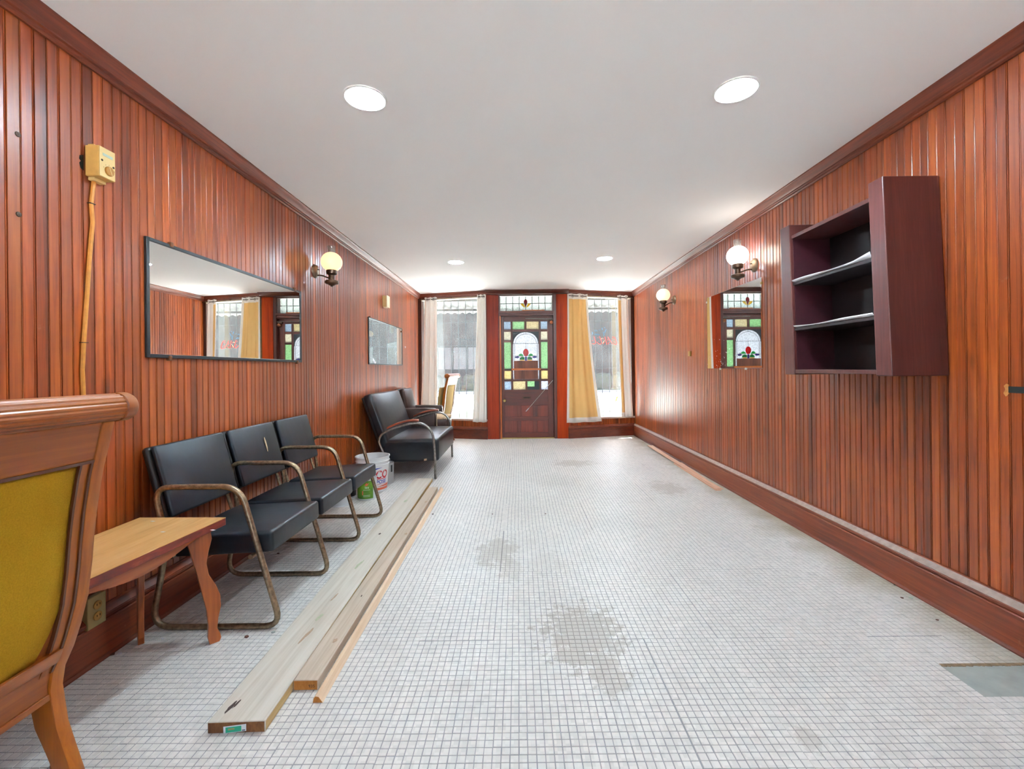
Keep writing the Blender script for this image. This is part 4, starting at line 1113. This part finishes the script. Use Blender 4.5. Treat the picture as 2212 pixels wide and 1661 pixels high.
    MB().pad((x_lo - .085, ya + .012, .47), (0, yb - ya - .024, 0), (x_hi - x_lo, 0, .42), (-.05, 0, 0), .02, .02).build('back_cushion', 'tan_fabric', t, smooth=True, sharp=1)
    # seat, side rails, front legs
    xs0 = outer[8][0] - .05; xs1 = -1.655
    MB().pad((xs1, yn_ - .005, .40), (xs0 - xs1 - .01, 0, 0), (0, W + .01, 0), (0, 0, .07), .025, .015).build('seat', 'tan_fabric', t, smooth=True, sharp=1)
    for y in (yn_, yf): MB().box(xs1 + .02, xs0 - .03, y - .012, y + .012, .315, .40).build('side_rail', 'chair_wood', t, bevel=.002)
    MB().box(xs1 + .006, xs1 + .03, yn_ + .015, yf - .015, .315, .40).build('front_rail', 'chair_wood_y', t, bevel=.002)
    for y in (yn_, yf):
        MB().tube([(xs1 + .022, y, .40), (xs1 + .022, y, .30), (xs1 + .022, y, .12), (xs1 + .018, y, 0)], [.022, .021, .018, .014], 10).build('front_leg', 'chair_wood', t, smooth=True)
    return t
ch = make_dining_chair('dining_chair', 'wooden scroll back chair with olive upholstered back beside the small table')
c2 = copy_tree(ch)
c2['label'] = 'wooden scroll back chair with tan back standing in front of the white curtain'
for ch_ in c2.children:
    if ch_.name.startswith('back_upholstery'):
        ch_.data = ch_.data.copy(); ch_.data.materials[0] = MATS['tan_fabric']
c2.location = (-1.135, 7.03, 0); c2.rotation_euler = (0, 0, R(-8))

# ------------------------------------------------------------------ small side table
TZ = .52
t = thing('side_table', 'low wooden table with pale worn top and curved legs beside the bench', 'table', (-1.51, 1.60, 0))
tp = [(-1.300, 1.945), (-1.690, 1.955), (-1.690, 1.250), (-1.360, 1.250)]
MB().prism([(x, y, TZ - .034) for x, y in tp], (0, 0, .032)).build('table_edge', 'table_edge', t, fixn=True, bevel=.003)
MB().prism([(x * .999 - .001, y - .001 if y > 1.6 else y + .001, TZ - .002) for x, y in tp], (0, 0, .002)).build('table_top', 'table_top', t, fixn=True)
def apron(p0, p1, thick):
    p0, p1 = Vector(p0), Vector(p1); n = 14; pts = [p0 + Vector((0, 0, TZ - .034)), p1 + Vector((0, 0, TZ - .034))]
    for i in range(n + 1):
        f = 1 - i / n; pts.append(p0.lerp(p1, f) + Vector((0, 0, TZ - .034 - .012 - .045 * math.sin(math.pi * f) ** 1.5)))
    return MB().prism(pts, thick)
apron((-1.345, 1.88, 0), (-1.385, 1.31, 0), (-.016, 0, 0)).build('apron', 'table_wood_y', t, fixn=True)
apron((-1.655, 1.88, 0), (-1.655, 1.31, 0), (.016, 0, 0)).build('apron', 'table_wood_y', t, fixn=True)
apron((-1.37, 1.905, 0), (-1.64, 1.905, 0), (0, -.016, 0)).build('apron', 'table_wood_y', t, fixn=True)
apron((-1.41, 1.285, 0), (-1.64, 1.285, 0), (0, .016, 0)).build('apron', 'table_wood_y', t, fixn=True)
def table_leg(x, y, dx, dy):
    d = Vector((dx, dy, 0)).normalized(); nrm = Vector((-d.y, d.x, 0)); o = Vector((x, y, 0))
    out = [(.030, .486), (.034, .45), (.022, .40), (.014, .35), (.022, .30), (.046, .25), (.062, .20), (.064, .15), (.054, .10), (.050, .06), (.060, .035), (.064, .015), (.058, .0)]
    inn = [(.022, .0), (.016, .03), (.018, .08), (.012, .15), (-.006, .24), (-.026, .34), (-.050, .44), (-.060, .486)]
    MB().prism([o + d * a + Vector((0, 0, z)) - nrm * .011 for a, z in out + inn], nrm * .022).build('leg', 'table_wood', t, fixn=True, bevel=.003)
table_leg(-1.350, 1.865, 1, 1); table_leg(-1.610, 1.865, -1, 1); table_leg(-1.405, 1.325, 1, -1); table_leg(-1.610, 1.325, -1, -1)
for x, y in ((330, 1126), (460, 1145), (352, 1149)):
    p = on_z(x, y, TZ); MB().prism([(p.x + r_ * math.cos(a), p.y + r_ * .7 * math.sin(a), TZ) for a, r_ in ((0, .012), (1, .006), (2, .009), (3, .013), (4.2, .006), (5.2, .008))], (0, 0, .0006)).build('paint_spot', 'paper_white', t, fixn=True)

# ------------------------------------------------------------------ waiting bench of three seats
FY = (1.987, 2.500, 3.000, 3.487)
t = thing('waiting_bench', 'three seat black vinyl waiting bench on tubular steel loops', 'bench', (-1.40, 2.74, 0))
rt = .0128
for k, y in enumerate(FY):
    pts = [(-1.672, y, rt), (-1.083, y, rt), (-1.264, y, .645), (-1.652, y, .645), (-1.605, y, .43), (-1.612, y, .30)]
    path = fillet(pts, [.10, .08, .085, .075, .12, .12], 6, closed=True)
    MB().tube(path, rt, 12, closed=True).build('tube_loop', 'steel_bronze', t, smooth=True, sharp=2)
for x, z in ((-1.22, .325), (-1.58, .33)):
    MB().tube([(x, FY[0], z), (x, FY[3], z)], .011, 10).build('cross_rail', 'steel_bronze', t, smooth=True)
bk = Vector((-.088, 0, .325)); 
for k in range(3):
    y0, y1 = FY[k] + .016, FY[k + 1] - .022
    MB().pad((-1.585, y0, .318), (.458, 0, .020), (0, y1 - y0, 0), (-.004, 0, .098), .016, .010).build('seat', 'black_vinyl', t, smooth=True, sharp=1)
    bp_ = MB().pad((-1.602, y0 + .006, .497), (0, y1 - y0 - .012, 0), bk, (.024, 0, .007), .011, .016).build('backrest', 'black_vinyl', t, smooth=True, sharp=1)
    if k == 1:
        q_ = on_x(563, 960, -1.60); MB().prism([(-1.6385 + .0245 + (z - .70) * -.27, y, z) for y, z in ((2.80, .745), (2.806, .72), (2.804, .68), (2.798, .655), (2.796, .69), (2.795, .725))], (.004, 0, .001)).build('tear', 'worn_beige', bp_, fixn=True)
    MB().pad((-1.604, y0, .492), (0, y1 - y0, 0), bk * 1.02, (-.038, 0, -.010), .018, .0).build('back_shell', 'black_shell', bp_, smooth=True, sharp=1)
    for y in (y0 + .03, y1 - .03):
        MB().tube([(-1.585, y, .345), (-1.612, y, .43), (-1.640, y, .52)], .009, 8).build('back_strut', 'steel_bronze', t, smooth=True)

# ------------------------------------------------------------------ black love seat with chrome arms
t = thing('love_seat', 'wide black leather love seat with bent chrome arms and wooden armrests', 'sofa', (-1.25, 5.28, 0))
LY0, LY1 = 4.75, 5.86
MB().pad((-1.48, LY0, .165), (.61, 0, .012), (0, LY1 - LY0, 0), (0, 0, .245), .035, .03).build('seat', 'black_leather', t, smooth=True, sharp=1)
bv_ = Vector((-.205, 0, .575))
bb = MB().pad((-1.49, LY0 - .0, .309), (0, LY1 - LY0, 0), bv_, (.095, 0, .034), .03, .03).build('backrest', 'black_leather', t, smooth=True, sharp=1)
MB().pad((-1.468, LY0 + .01, .315), (0, LY1 - LY0 - .02, 0), bv_ * .98, (-.04, 0, -.0145), .012).build('back_shell', 'black_shell', bb, smooth=True, sharp=1)
for y in (LY0 - .045, LY1 + .03):
    pts = [(-.900, y, 0), (-.905, y, .30), (-.925, y, .50), (-1.02, y, .595), (-1.15, y, .60), (-1.38, y, .535), (-1.485, y, .47), (-1.505, y, .40), (-1.45, y, .27), (-1.40, y, .12), (-1.44, y, 0)]
    pa = fillet(pts, .09, 5)
    ar = MB().tube(pa, .013, 12).build('tube_arm', 'chrome_worn', t, smooth=True, sharp=2)
    NP = 10; top = []
    for i in range(NP + 1):
        f = i / NP; x = -1.075 - .335 * f; z = .618 - .012 * math.sin(math.pi * f) * -1 - .078 * f ** 1.6
        top.append((x, z))
    MB().prism([(x, y - .027, z + .020) for x, z in top] + [(x, y - .027, z - .004) for x, z in top[::-1]], (0, .054, 0)).build('armrest', 'arm_wood', ar, fixn=True, bevel=.006, smooth=True)
for y in (LY0 + .1, LY1 - .1): MB().tube([(-1.40, LY0 - .045 if y < 5.2 else LY1 + .03, .20), (-1.40, y, .20)], .010, 8).build('seat_bracket', 'chrome_worn', t, smooth=True)
sy_ = LY0 + .0; MB().pad((-1.03, LY0 - .0015, .185), (.03, 0, .004), (0, 0, .02), (0, .001, 0), .0004).build('scuff', 'worn_beige', t)

# ------------------------------------------------------------------ brown leather armchair
t = thing('armchair', 'brown leather club armchair with worn beige seat cushion behind the love seat', 'armchair', (-1.38, 6.32, 0))
AY0, AY1 = 6.00, 6.64
MB().pad((-1.66, AY0 + .02, .08), (.50, 0, 0), (0, AY1 - AY0 - .04, 0), (0, 0, .26), .03).build('base', 'brown_leather', t, smooth=True, sharp=1)
for y in (AY0, AY1 - .12):
    a_ = MB().pad((-1.68, y, .09), (.535, 0, 0), (0, .12, 0), (-.0, 0, .545), .022, .012).build('arm', 'brown_leather', t, smooth=True, sharp=1)
    for yy in (y + .008, y + .112): MB().tube([(-1.143, yy, .10), (-1.143, yy, .60), (-1.155, yy, .628), (-1.62, yy, .628)], .005, 6).build('piping', 'worn_beige' if yy > y + .1 else 'brown_leather', a_, smooth=True)
bb = MB().pad((-1.575, AY0 + .075, .40), (0, AY1 - AY0 - .15, 0), (-.085, 0, .50), (.07, 0, .012), .028, .03).build('backrest', 'brown_leather', t, smooth=True, sharp=1)
MB().pad((-1.585, AY0 + .04, .12), (0, AY1 - AY0 - .08, 0), (-.095, 0, .785), (-.03, 0, 0), .014).build('back_shell', 'black_shell', bb, smooth=True, sharp=1)
sc_ = MB().pad((-1.57, AY0 + .125, .34), (.58, 0, 0), (0, AY1 - AY0 - .25, 0), (0, 0, .15), .04, .02).build('seat_cushion', 'brown_leather', t, smooth=True, sharp=1)
MB().pad((-1.50, AY0 + .13, .47), (.505, 0, 0), (0, AY1 - AY0 - .26, 0), (0, 0, .045), .02, .02).build('torn_cover', 'worn_beige', sc_, smooth=True, sharp=1)
for x in (-1.62, -1.20):
    for y in (AY0 + .06, AY1 - .06): MB().tube([(x, y, .09), (x, y, 0)], [.022, .016], 10).build('foot', 'black_shell', t, smooth=True)

# ------------------------------------------------------------------ bucket and paint cans
def cyl_text(vs, fs, c, rad, ang0, z0, scale=1.0, slope=0.0):
    """wrap flat text (x along, y up) on a cylinder; ang0 = angle of x=0, text runs counter-clockwise seen from above"""
    out = []
    for v in vs:
        r_ = rad(v.y + z0) if callable(rad) else rad
        a = ang0 + v.x / r_
        out.append((c[0] + r_ * math.cos(a), c[1] + r_ * math.sin(a), z0 + v.y + slope * v.x))
    return MB().add(out, fs)
BC = (-1.435, 4.30); face = math.atan2(-BC[1], -BC[0])
t = thing('plastic_bucket', 'open white plastic bucket with red and blue print beside the bench', 'bucket', (BC[0], BC[1], 0))
BH = .335
brad = lambda z: .134 + (.158 - .134) * max(0, min(1, z / BH))
pr = [(.0, .004), (.128, .0), (.134, .004), (brad(.2), .2), (brad(.255), .255), (brad(.255) + .006, .257), (brad(.255) + .006, .262), (brad(.275), .264), (brad(.285), .285), (brad(.29) + .007, .287), (brad(.29) + .007, .293), (brad(.3), .295), (brad(.325), .322), (brad(BH) + .005, .325), (brad(BH) + .005, BH), (brad(BH) - .004, BH), (.150, .30), (.128, .01), (0, .01)]
MB().lathe(pr, (BC[0], BC[1], 0), 48).build('bucket_shell', 'bucket_white', t, smooth=True, sharp=.6, fixn=True)
rp = lambda z: brad(z) + .0012
def wrap_poly(pts, mat, nm):
    vs = [Vector((x, z, 0)) for x, z in pts]
    n = len(vs); cyl_text(vs, [tuple(range(n))], BC, rp, face + R(8), 0).build(nm, mat, t, fixn=True)
def wrap_band(x0, x1, za0, za1, zb0, zb1, mat, nm, n=14):
    vs = []; fs = []
    for i in range(n + 1):
        f = i / n; x = x0 + (x1 - x0) * f; vs += [Vector((x, za0 + (zb0 - za0) * f, 0)), Vector((x, za1 + (zb1 - za1) * f, 0))]
    for i in range(n): fs.append((2 * i, 2 * i + 2, 2 * i + 3, 2 * i + 1))
    cyl_text(vs, fs, BC, rp, face + R(8), 0).build(nm, mat, t)
v_, f_ = text_geo('CO', .105, .1, .0022); v_ = [Vector((p.x * .85, p.y, 0)) for p in v_]
cyl_text(v_, f_, BC, rp, face + R(8), .135).build('logo_print', 'print_red', t)
v_, f_ = text_geo('PURPOSE', .048, .1, .0008); w_ = max(p.x for p in v_)
cyl_text(v_, f_, BC, rp, face + R(8) - (w_ - .118) / .145, .085).build('lettering', 'print_blue', t)
wrap_band(-.02, .12, .124, .130, .126, .132, 'print_red', 'print_stripe'); wrap_band(-.06, .12, .074, .077, .076, .079, 'print_red', 'print_stripe')
wrap_band(-.03, .07, .214, .232, .236, .237, 'print_blue', 'print_wedge'); wrap_band(.02, .16, .055, .056, .05, .078, 'print_orange', 'print_stripe'); wrap_band(-.06, .16, .022, .045, .022, .045, 'print_orange', 'print_stripe')
MB().tube([(BC[0] + (brad(.28) + .012) * math.cos(face + R(90) + a) * 1.0, BC[1] + (brad(.28) + .012) * math.sin(face + R(90) + a), .27 - .13 * math.sin(a)) for a in [math.pi * (1 + q / 18) for q in range(19)]][::1] if False else
          [(BC[0] + (brad(.2) + .016) * math.cos(face + R(180) + R(88) * s), BC[1] + (brad(.2) + .016) * math.sin(face + R(180) + R(88) * s), .27 - .12 * math.cos(R(90) * s)) for s in [(-1 + q / 9) for q in range(19)]], .0025, 6).build('bail_handle', 'can_steel', t, smooth=True)
def paint_can(c, label, label_mat, a0, a1, body='can_steel', h=.193, r_=.084):
    t = thing('paint_can', label, 'paint can', (c[0], c[1], 0), 0, 'one gallon paint cans')
    MB().lathe([(0, .004), (r_ - .006, .004), (r_ - .004, 0), (r_ + .002, .001), (r_ + .002, .006), (r_, .008), (r_, h - .01), (r_ + .002, h - .008), (r_ + .002, h), (r_ - .006, h), (r_ - .010, h - .008), (r_ - .02, h - .008), (r_ - .022, h - .004), (0, h - .004)], (c[0], c[1], 0), 40).build('can_body', body, t, smooth=True, sharp=.6, fixn=True)
    f = math.atan2(-c[1], -c[0]); n = 20; vs = []
    if label_mat:
        for i in range(n + 1):
            a = f + a0 + (a1 - a0) * i / n
            for z in (.016, h - .018): vs.append((c[0] + (r_ + .0008) * math.cos(a), c[1] + (r_ + .0008) * math.sin(a), z))
        MB().add(vs, [(2 * i, 2 * i + 2, 2 * i + 3, 2 * i + 1) for i in range(n)]).build('paper_label', label_mat, t, smooth=True)
    return t, f
GC = (-1.392, 4.015)
t, f = paint_can(GC, 'paint can with green label in front of the white bucket', 'green_print', R(-110), R(36), 'can_white')
v_, f_ = text_geo('lex', .030); cyl_text(v_, f_, GC, .0855, f - R(14), .108).build('lettering', 'print_white', t)
for q in (.094, .046, .036):
    v_ = [Vector((x, z, 0)) for x in [-.03 + .006 * i for i in range(11)] for z in (0, .0022)]
    cyl_text(v_, [(2 * i, 2 * i + 2, 2 * i + 3, 2 * i + 1) for i in range(10)], GC, .0855, f - R(4), q).build('small_print', 'print_white', t)
for pl in ([(-.022, .14), (-.004, .128), (.006, .138), (.02, .156), (.004, .150), (-.006, .160), (-.012, .146)], [(-.044, .05), (-.034, .05), (-.032, .09), (-.042, .086)]):
    cyl_text([Vector((x, z, 0)) for x, z in pl], [tuple(range(len(pl)))], GC, .0856, f - R(2), 0).build('red_splash', 'print_orange', t, fixn=True)
paint_can((-1.565, 3.83), 'bare pale metal paint can under the far end of the bench', None, 0, 0, 'can_white')
paint_can((-1.600, 4.06), 'paint can with black label half hidden behind the green one', 'can_black', R(-120), R(120), 'can_white')
paint_can((-1.392, 4.565), 'silver paint can with dark scuffed label behind the white bucket', 'can_steel', R(-150), R(-20), 'can_steel', .21)
cc = bpy.data.objects['paint_can.003']; f = math.atan2(-4.565, 1.392)
v_ = [Vector((x, z, 0)) for x in (0, .008, .016, .024) for z in (.12, .19)]
cyl_text(v_, [(2 * i, 2 * i + 2, 2 * i + 3, 2 * i + 1) for i in range(3)], (-1.392, 4.565), .0856, f + R(38), 0).build('dark_patch', 'mirror_frame', cc)

# ------------------------------------------------------------------ lumber on the floor
def board(name, label, p0, p1, w, th, mat, end_mat, edge_mat=None, group=None):
    p0, p1 = Vector((*p0, 0.0004)), Vector((*p1, 0.0004)); d = (p1 - p0).normalized(); nrm = Vector((d.y, -d.x, 0))
    t = thing(name, label, 'lumber', tuple((p0 + p1) / 2), 0, group)
    MB().obox(p0 - nrm * w / 2, nrm * w, p1 - p0, (0, 0, th)).build('board_body', mat, t, bevel=.003)
    MB().obox(p0 - nrm * (w / 2 - .003) - d * .0012 + Vector((0, 0, .003)), nrm * (w - .006), d * .0016, (0, 0, th - .006)).build('end_grain', end_mat, t)
    if edge_mat: MB().obox(p0 + nrm * (w / 2 - .0008) + Vector((0, 0, .004)) + d * .003, nrm * .0014, (p1 - p0) - d * .006, (0, 0, th - .008)).build('side_face', edge_mat, t)
    return t, p0, d, nrm
t, p0, d, nrm = board('lumber_board', 'wide weathered two by eight plank with a green price sticker on its end', (-.919, 1.414), (-.999, 4.58), .184, .038, 'lumber_grey', 'end_grain_dark', 'lumber_edge', 'lumber lying beside the bench')
q = p0 - nrm * .040 - d * .0016 + Vector((0, 0, .001))
st = MB().obox(q, nrm * .072 + Vector((0, 0, .007)), Vector((0, 0, .022)), -d * .0006).build('price_sticker', 'sticker_white', t)
MB().obox(q + nrm * .007 + Vector((0, 0, .0025)) - d * .0004, nrm * .050 + Vector((0, 0, .005)), Vector((0, 0, .017)), -d * .0006).build('sticker_print', 'sticker_green', st)
MB().obox(q + nrm * .059 + Vector((0, 0, .0075)) - d * .0004, nrm * .010 + Vector((0, 0, .001)), Vector((0, 0, .004)), -d * .0006).build('sticker_mark', 'ink_grey', st)
MB().obox(q + nrm * .015 + Vector((0, 0, .011)) - d * .0008, nrm * .020 + Vector((0, 0, .002)), Vector((0, 0, .005)), -d * .0006).build('sticker_mark', 'outlet_plate', st)
def knot(t, x, y, rx, ry, rot, mat, z=.0386):
    c, s = math.cos(rot), math.sin(rot)
    pts = [(x + c * rx * k * math.cos(a) - s * ry * k * math.sin(a), y + s * rx * k * math.cos(a) + c * ry * k * math.sin(a), z) for a, k in [(2 * math.pi * i / 14, random.uniform(.65, 1.15)) for i in range(14)]]
    MB().prism(pts, (0, 0, .0005)).build('knot', mat, t, fixn=True)
plain('knot_soft', (176, 150, 124), 0.9, var=0.2, scale=150); plain('knot_green', (178, 182, 152), 0.9, var=0.1, scale=80)
for px, py, rx, ry, mt in ((498, 1528, .008, .035, 'knot_dark'), (512, 1520, .004, .02, 'knot_dark'), (690, 1333, .010, .028, 'knot_green'), (664, 1370, .007, .07, 'knot_soft'), (820, 1153, .008, .016, 'knot_dark'), (722, 1290, .006, .04, 'knot_soft'), (876, 1082, .014, .04, 'knot_green'), (775, 1220, .01, .06, 'knot_green')):
    p = on_z(px, py, .0386); knot(t, p.x, p.y, rx, ry, R(-6), mt)
t, p0, d, nrm = board('lumber_board', 'two by four with orange cut end lying beside the wide plank', (-.786, 1.600), (-.832, 4.23), .089, .038, 'lumber_tan', 'end_grain_orange', None, 'lumber lying beside the bench')
for px, py, rx, ry, mt in ((723, 1384, .010, .016, 'knot_soft'), (877, 1153, .010, .016, 'knot_soft'), (781, 1287, .003, .012, 'knot_dark'), (920, 1084, .012, .02, 'knot_soft')):
    p = on_z(px, py, .0386); knot(t, p.x, p.y, rx, ry, 0, mt)
v_, f_ = text_geo('935', .016)
MB().add([p0 + nrm * (.010 + v.x) + Vector((0, 0, .011 + v.y)) - d * .0016 for v in v_], f_).build('stamp', 'screw_dark', t)
p0, p1 = Vector((-.716, 1.540, .0004)), Vector((-.760, 4.28, .0004)); d = (p1 - p0).normalized(); nrm = Vector((d.y, -d.x, 0))
t = thing('trim_strip', 'slim fresh pine cove strip beside the two by four', 'lumber', tuple((p0 + p1) / 2), 0, 'lumber lying beside the bench')
tri = [(-.017, 0), (.019, 0), (.004, .021), (-.008, .023), (-.014, .016)]
MB().prism([p0 + nrm * a + Vector((0, 0, z)) for a, z in tri], p1 - p0).build('strip_body', 'lumber_fresh', t, fixn=True)
MB().prism([p0 + nrm * a * .92 + Vector((0, 0, z * .92 + .0008)) - d * .001 for a, z in tri], d * .0015).build('end_grain', 'end_grain_orange', t, fixn=True)
# thin offcuts by the right-hand baseboard
def offcut(label, P, zs, th):
    P = [Vector((x, y, z)) for (x, y), z in zip(P, zs)]
    o = MB().prism(P, (0, 0, th)).build('wood_offcut', 'offcut_wood', fixn=True); tag(o, label, 'wood strip', 'wood strips by the baseboard')
a = on_z(1398, 961, .03); b1 = on_z(1548, 1053, .03); b2 = on_z(1563, 1055, .03); a2 = on_z(1410, 961, .03)
offcut('upper long splintered wood strip lying along the right baseboard', [(a.x, a.y), (b1.x, b1.y), ((b1.x + b2.x) / 2 + .01, b2.y + .03), (b2.x, b2.y), (b2.x - .005, b2.y + .35), (a2.x, a2.y)], [.018] * 6, .006)
a = on_z(1455, 1002, 0); b1 = on_z(1546, 1060, 0); b2 = on_z(1558, 1060, 0); a2 = on_z(1462, 1001, 0)
offcut('shorter wood strip tucked beneath the long splintered one', [(a.x, a.y), (b1.x, b1.y), (b2.x, b2.y), (a2.x + .06, a2.y)], [.001] * 4, .012)

# crumbs on the floor
for k, (px, py, m_n, s_) in enumerate(((315, 1312, 'paper_white', .008), (351, 1380, 'paper_white', .007), (260, 1412, 'paper_white', .012), (240, 1415, 'leaf_bit', .014), (533, 1376, 'leaf_bit', .014), (601, 1196, 'leaf_bit', .010),
                                       (1064, 1111, 'leaf_bit', .008), (1178, 1110, 'leaf_bit', .008), (1968, 1292, 'faded_blue', .012), (1948, 1292, 'leaf_bit', .009), (2025, 1340, 'leaf_bit', .008), (935, 1111, 'screw_dark', .010), (1934, 1264, 'screw_dark', .01), (590, 1366, 'cement', .012))):
    p = on_z(px, py, 0.0)
    pts = [(p.x + s_ * q * math.cos(a), p.y + s_ * q * .8 * math.sin(a), .0006) for a, q in [(2 * math.pi * i / 6, random.uniform(.5, 1.0)) for i in range(6)]]
    o = MB().prism(pts, (0, 0, s_ * .35)).build('paint_flake' if m_n != 'leaf_bit' else 'leaf_crumb', m_n, fixn=True)
    kind_ = 'brown leaf crumb' if m_n == 'leaf_bit' else ('white paint flake' if m_n == 'paper_white' else 'grey paint flake')
    tag(o, 'tiny ' + kind_ + ' lying on the tile floor', 'debris', kind_ + 's on the floor')
# stick leaning in the right window
A, u, n, L = BAY[2]
p0 = on_plane(1317, 893, A - n * .03, n); p1 = on_plane(1334, 857, A - n * .03, n)
t = thing('window_stick', 'thin stick with yellow end leaning inside the right window', 'stick', tuple(p0 - Vector((0, 0, .0))))
p0.z = max(p0.z, SILL + .004)
MB().tube([p0, p0.lerp(p1, .7)], .004, 6).build('shaft', 'clear_clip', t, smooth=True); MB().tube([p0.lerp(p1, .7), p1], .010, 8).build('grip', 'glass_yellow', t, smooth=True)

# ------------------------------------------------------------------ outside
o = MB().box(-40, 40, 7.95, 11.6, -.4, -.15).build('sidewalk', 'street'); struct(o, 'pale concrete sidewalk outside the shop')
o = MB().box(-40, 40, 11.6, 14.4, -.4, -.14).build('lawn', 'lawn'); struct(o, 'sunlit grass strip along the street')
o = MB().box(-40, 40, 14.4, 27.0, -.4, -.16).build('street', 'street'); struct(o, 'bright sunlit concrete street')
o = MB().box(-40, 40, 27.0, 40.0, -.4, -.12).build('lawn_far', 'lawn'); struct(o, 'grass in front of the grey building')
# outer shell of the shop so that the sun enters only through its windows
sh = MB().box(WL - .3, WR + .3, 7.45, 7.80, CZ + .02, CZ + .9); 
sh = sh.build('wall_front_fascia', 'facade_trim'); struct(sh, 'outer fascia above the shop windows')
t = thing('metal_awning', 'corrugated metal awning over the shop windows', 'awning', (0.15, 8.3, 2.2))
N = 220; vs = []
for i in range(N + 1):
    x = -3.2 + 6.8 * i / N; w = .018 * math.sin(2 * math.pi * x / .147)
    vs += [(x, 7.83, 2.71 + w), (x, 9.0, 2.32 + w)]
MB().add(vs, [(2 * i, 2 * i + 1, 2 * i + 3, 2 * i + 2) for i in range(N)]).build('corrugated_sheet', 'awning_metal', t, smooth=True, sharp=2)
for y, z in ((7.95, 2.635), (8.35, 2.505), (8.75, 2.375)): MB().box(-3.2, 3.6, y - .02, y + .02, z - .045, z - .002).build('purlin', 'awning_beam', t)
for x in (-3.1, 3.5): MB().box(x - .04, x + .04, 8.85, 8.93, -.15, 2.31).build('awning_post', 'awning_beam', t)
t = thing('grey_building', 'long grey building across the street with a bright window band', 'building', (0, 30.5, -.12))
MB().box(-32, -6.3, 29, 36, -.12, 6.5).box(-2.4, 32, 29, 36, -.12, 6.5).box(-6.3, -2.4, 29, 36, -.12, 1.22).box(-6.3, -2.4, 29, 36, 2.66, 6.5).build('wall', 'facade_grey', t)
for k in range(4):
    x0 = -6.3 + k * .975; MB().box(x0 + .05, x0 + .925, 29.10, 29.14, 1.22, 2.66).build('window_pane', 'shop_pane', t)
for k in range(5): MB().box(-6.3 + k * .975 - .05, -6.3 + k * .975 + .05, 29.0, 29.16, 1.22, 2.66).build('mullion', 'awning_beam', t)
MB().box(-32, 32, 28.7, 36, 6.5, 6.8).build('parapet', 'facade_trim', t)
for k in range(16):
    x = -9 + k * 1.2; rr = random.uniform(.50, .54); bm = bmesh.new()
    bmesh.ops.create_icosphere(bm, subdivisions=3, radius=1)
    ph = [random.uniform(0, 9) for _ in range(3)]
    for v in bm.verts:
        c = v.co; f = 1 + .12 * math.sin(7 * c.x + ph[0]) * math.sin(6 * c.y + ph[1]) + .1 * math.sin(9 * c.z + ph[2] + 4 * c.x)
        sq = lambda q: math.copysign(abs(q) ** .45, q); v.co = Vector((sq(c.x) * rr * (.85 + .12 * f), sq(c.y) * .5 * f, max(-.5, sq(c.z) * .5 * f)))
    me = bpy.data.meshes.new('hedge_shrub'); bm.to_mesh(me); bm.free(); me.materials.append(MATS['shrub_green'])
    for p_ in me.polygons: p_.use_smooth = True
    o = bpy.data.objects.new('hedge_shrub', me); COL.objects.link(o); o.location = (x, 28.1, .37)
    tag(o, 'clipped green shrub in the hedge before the grey building', 'shrub', 'hedge across the street')
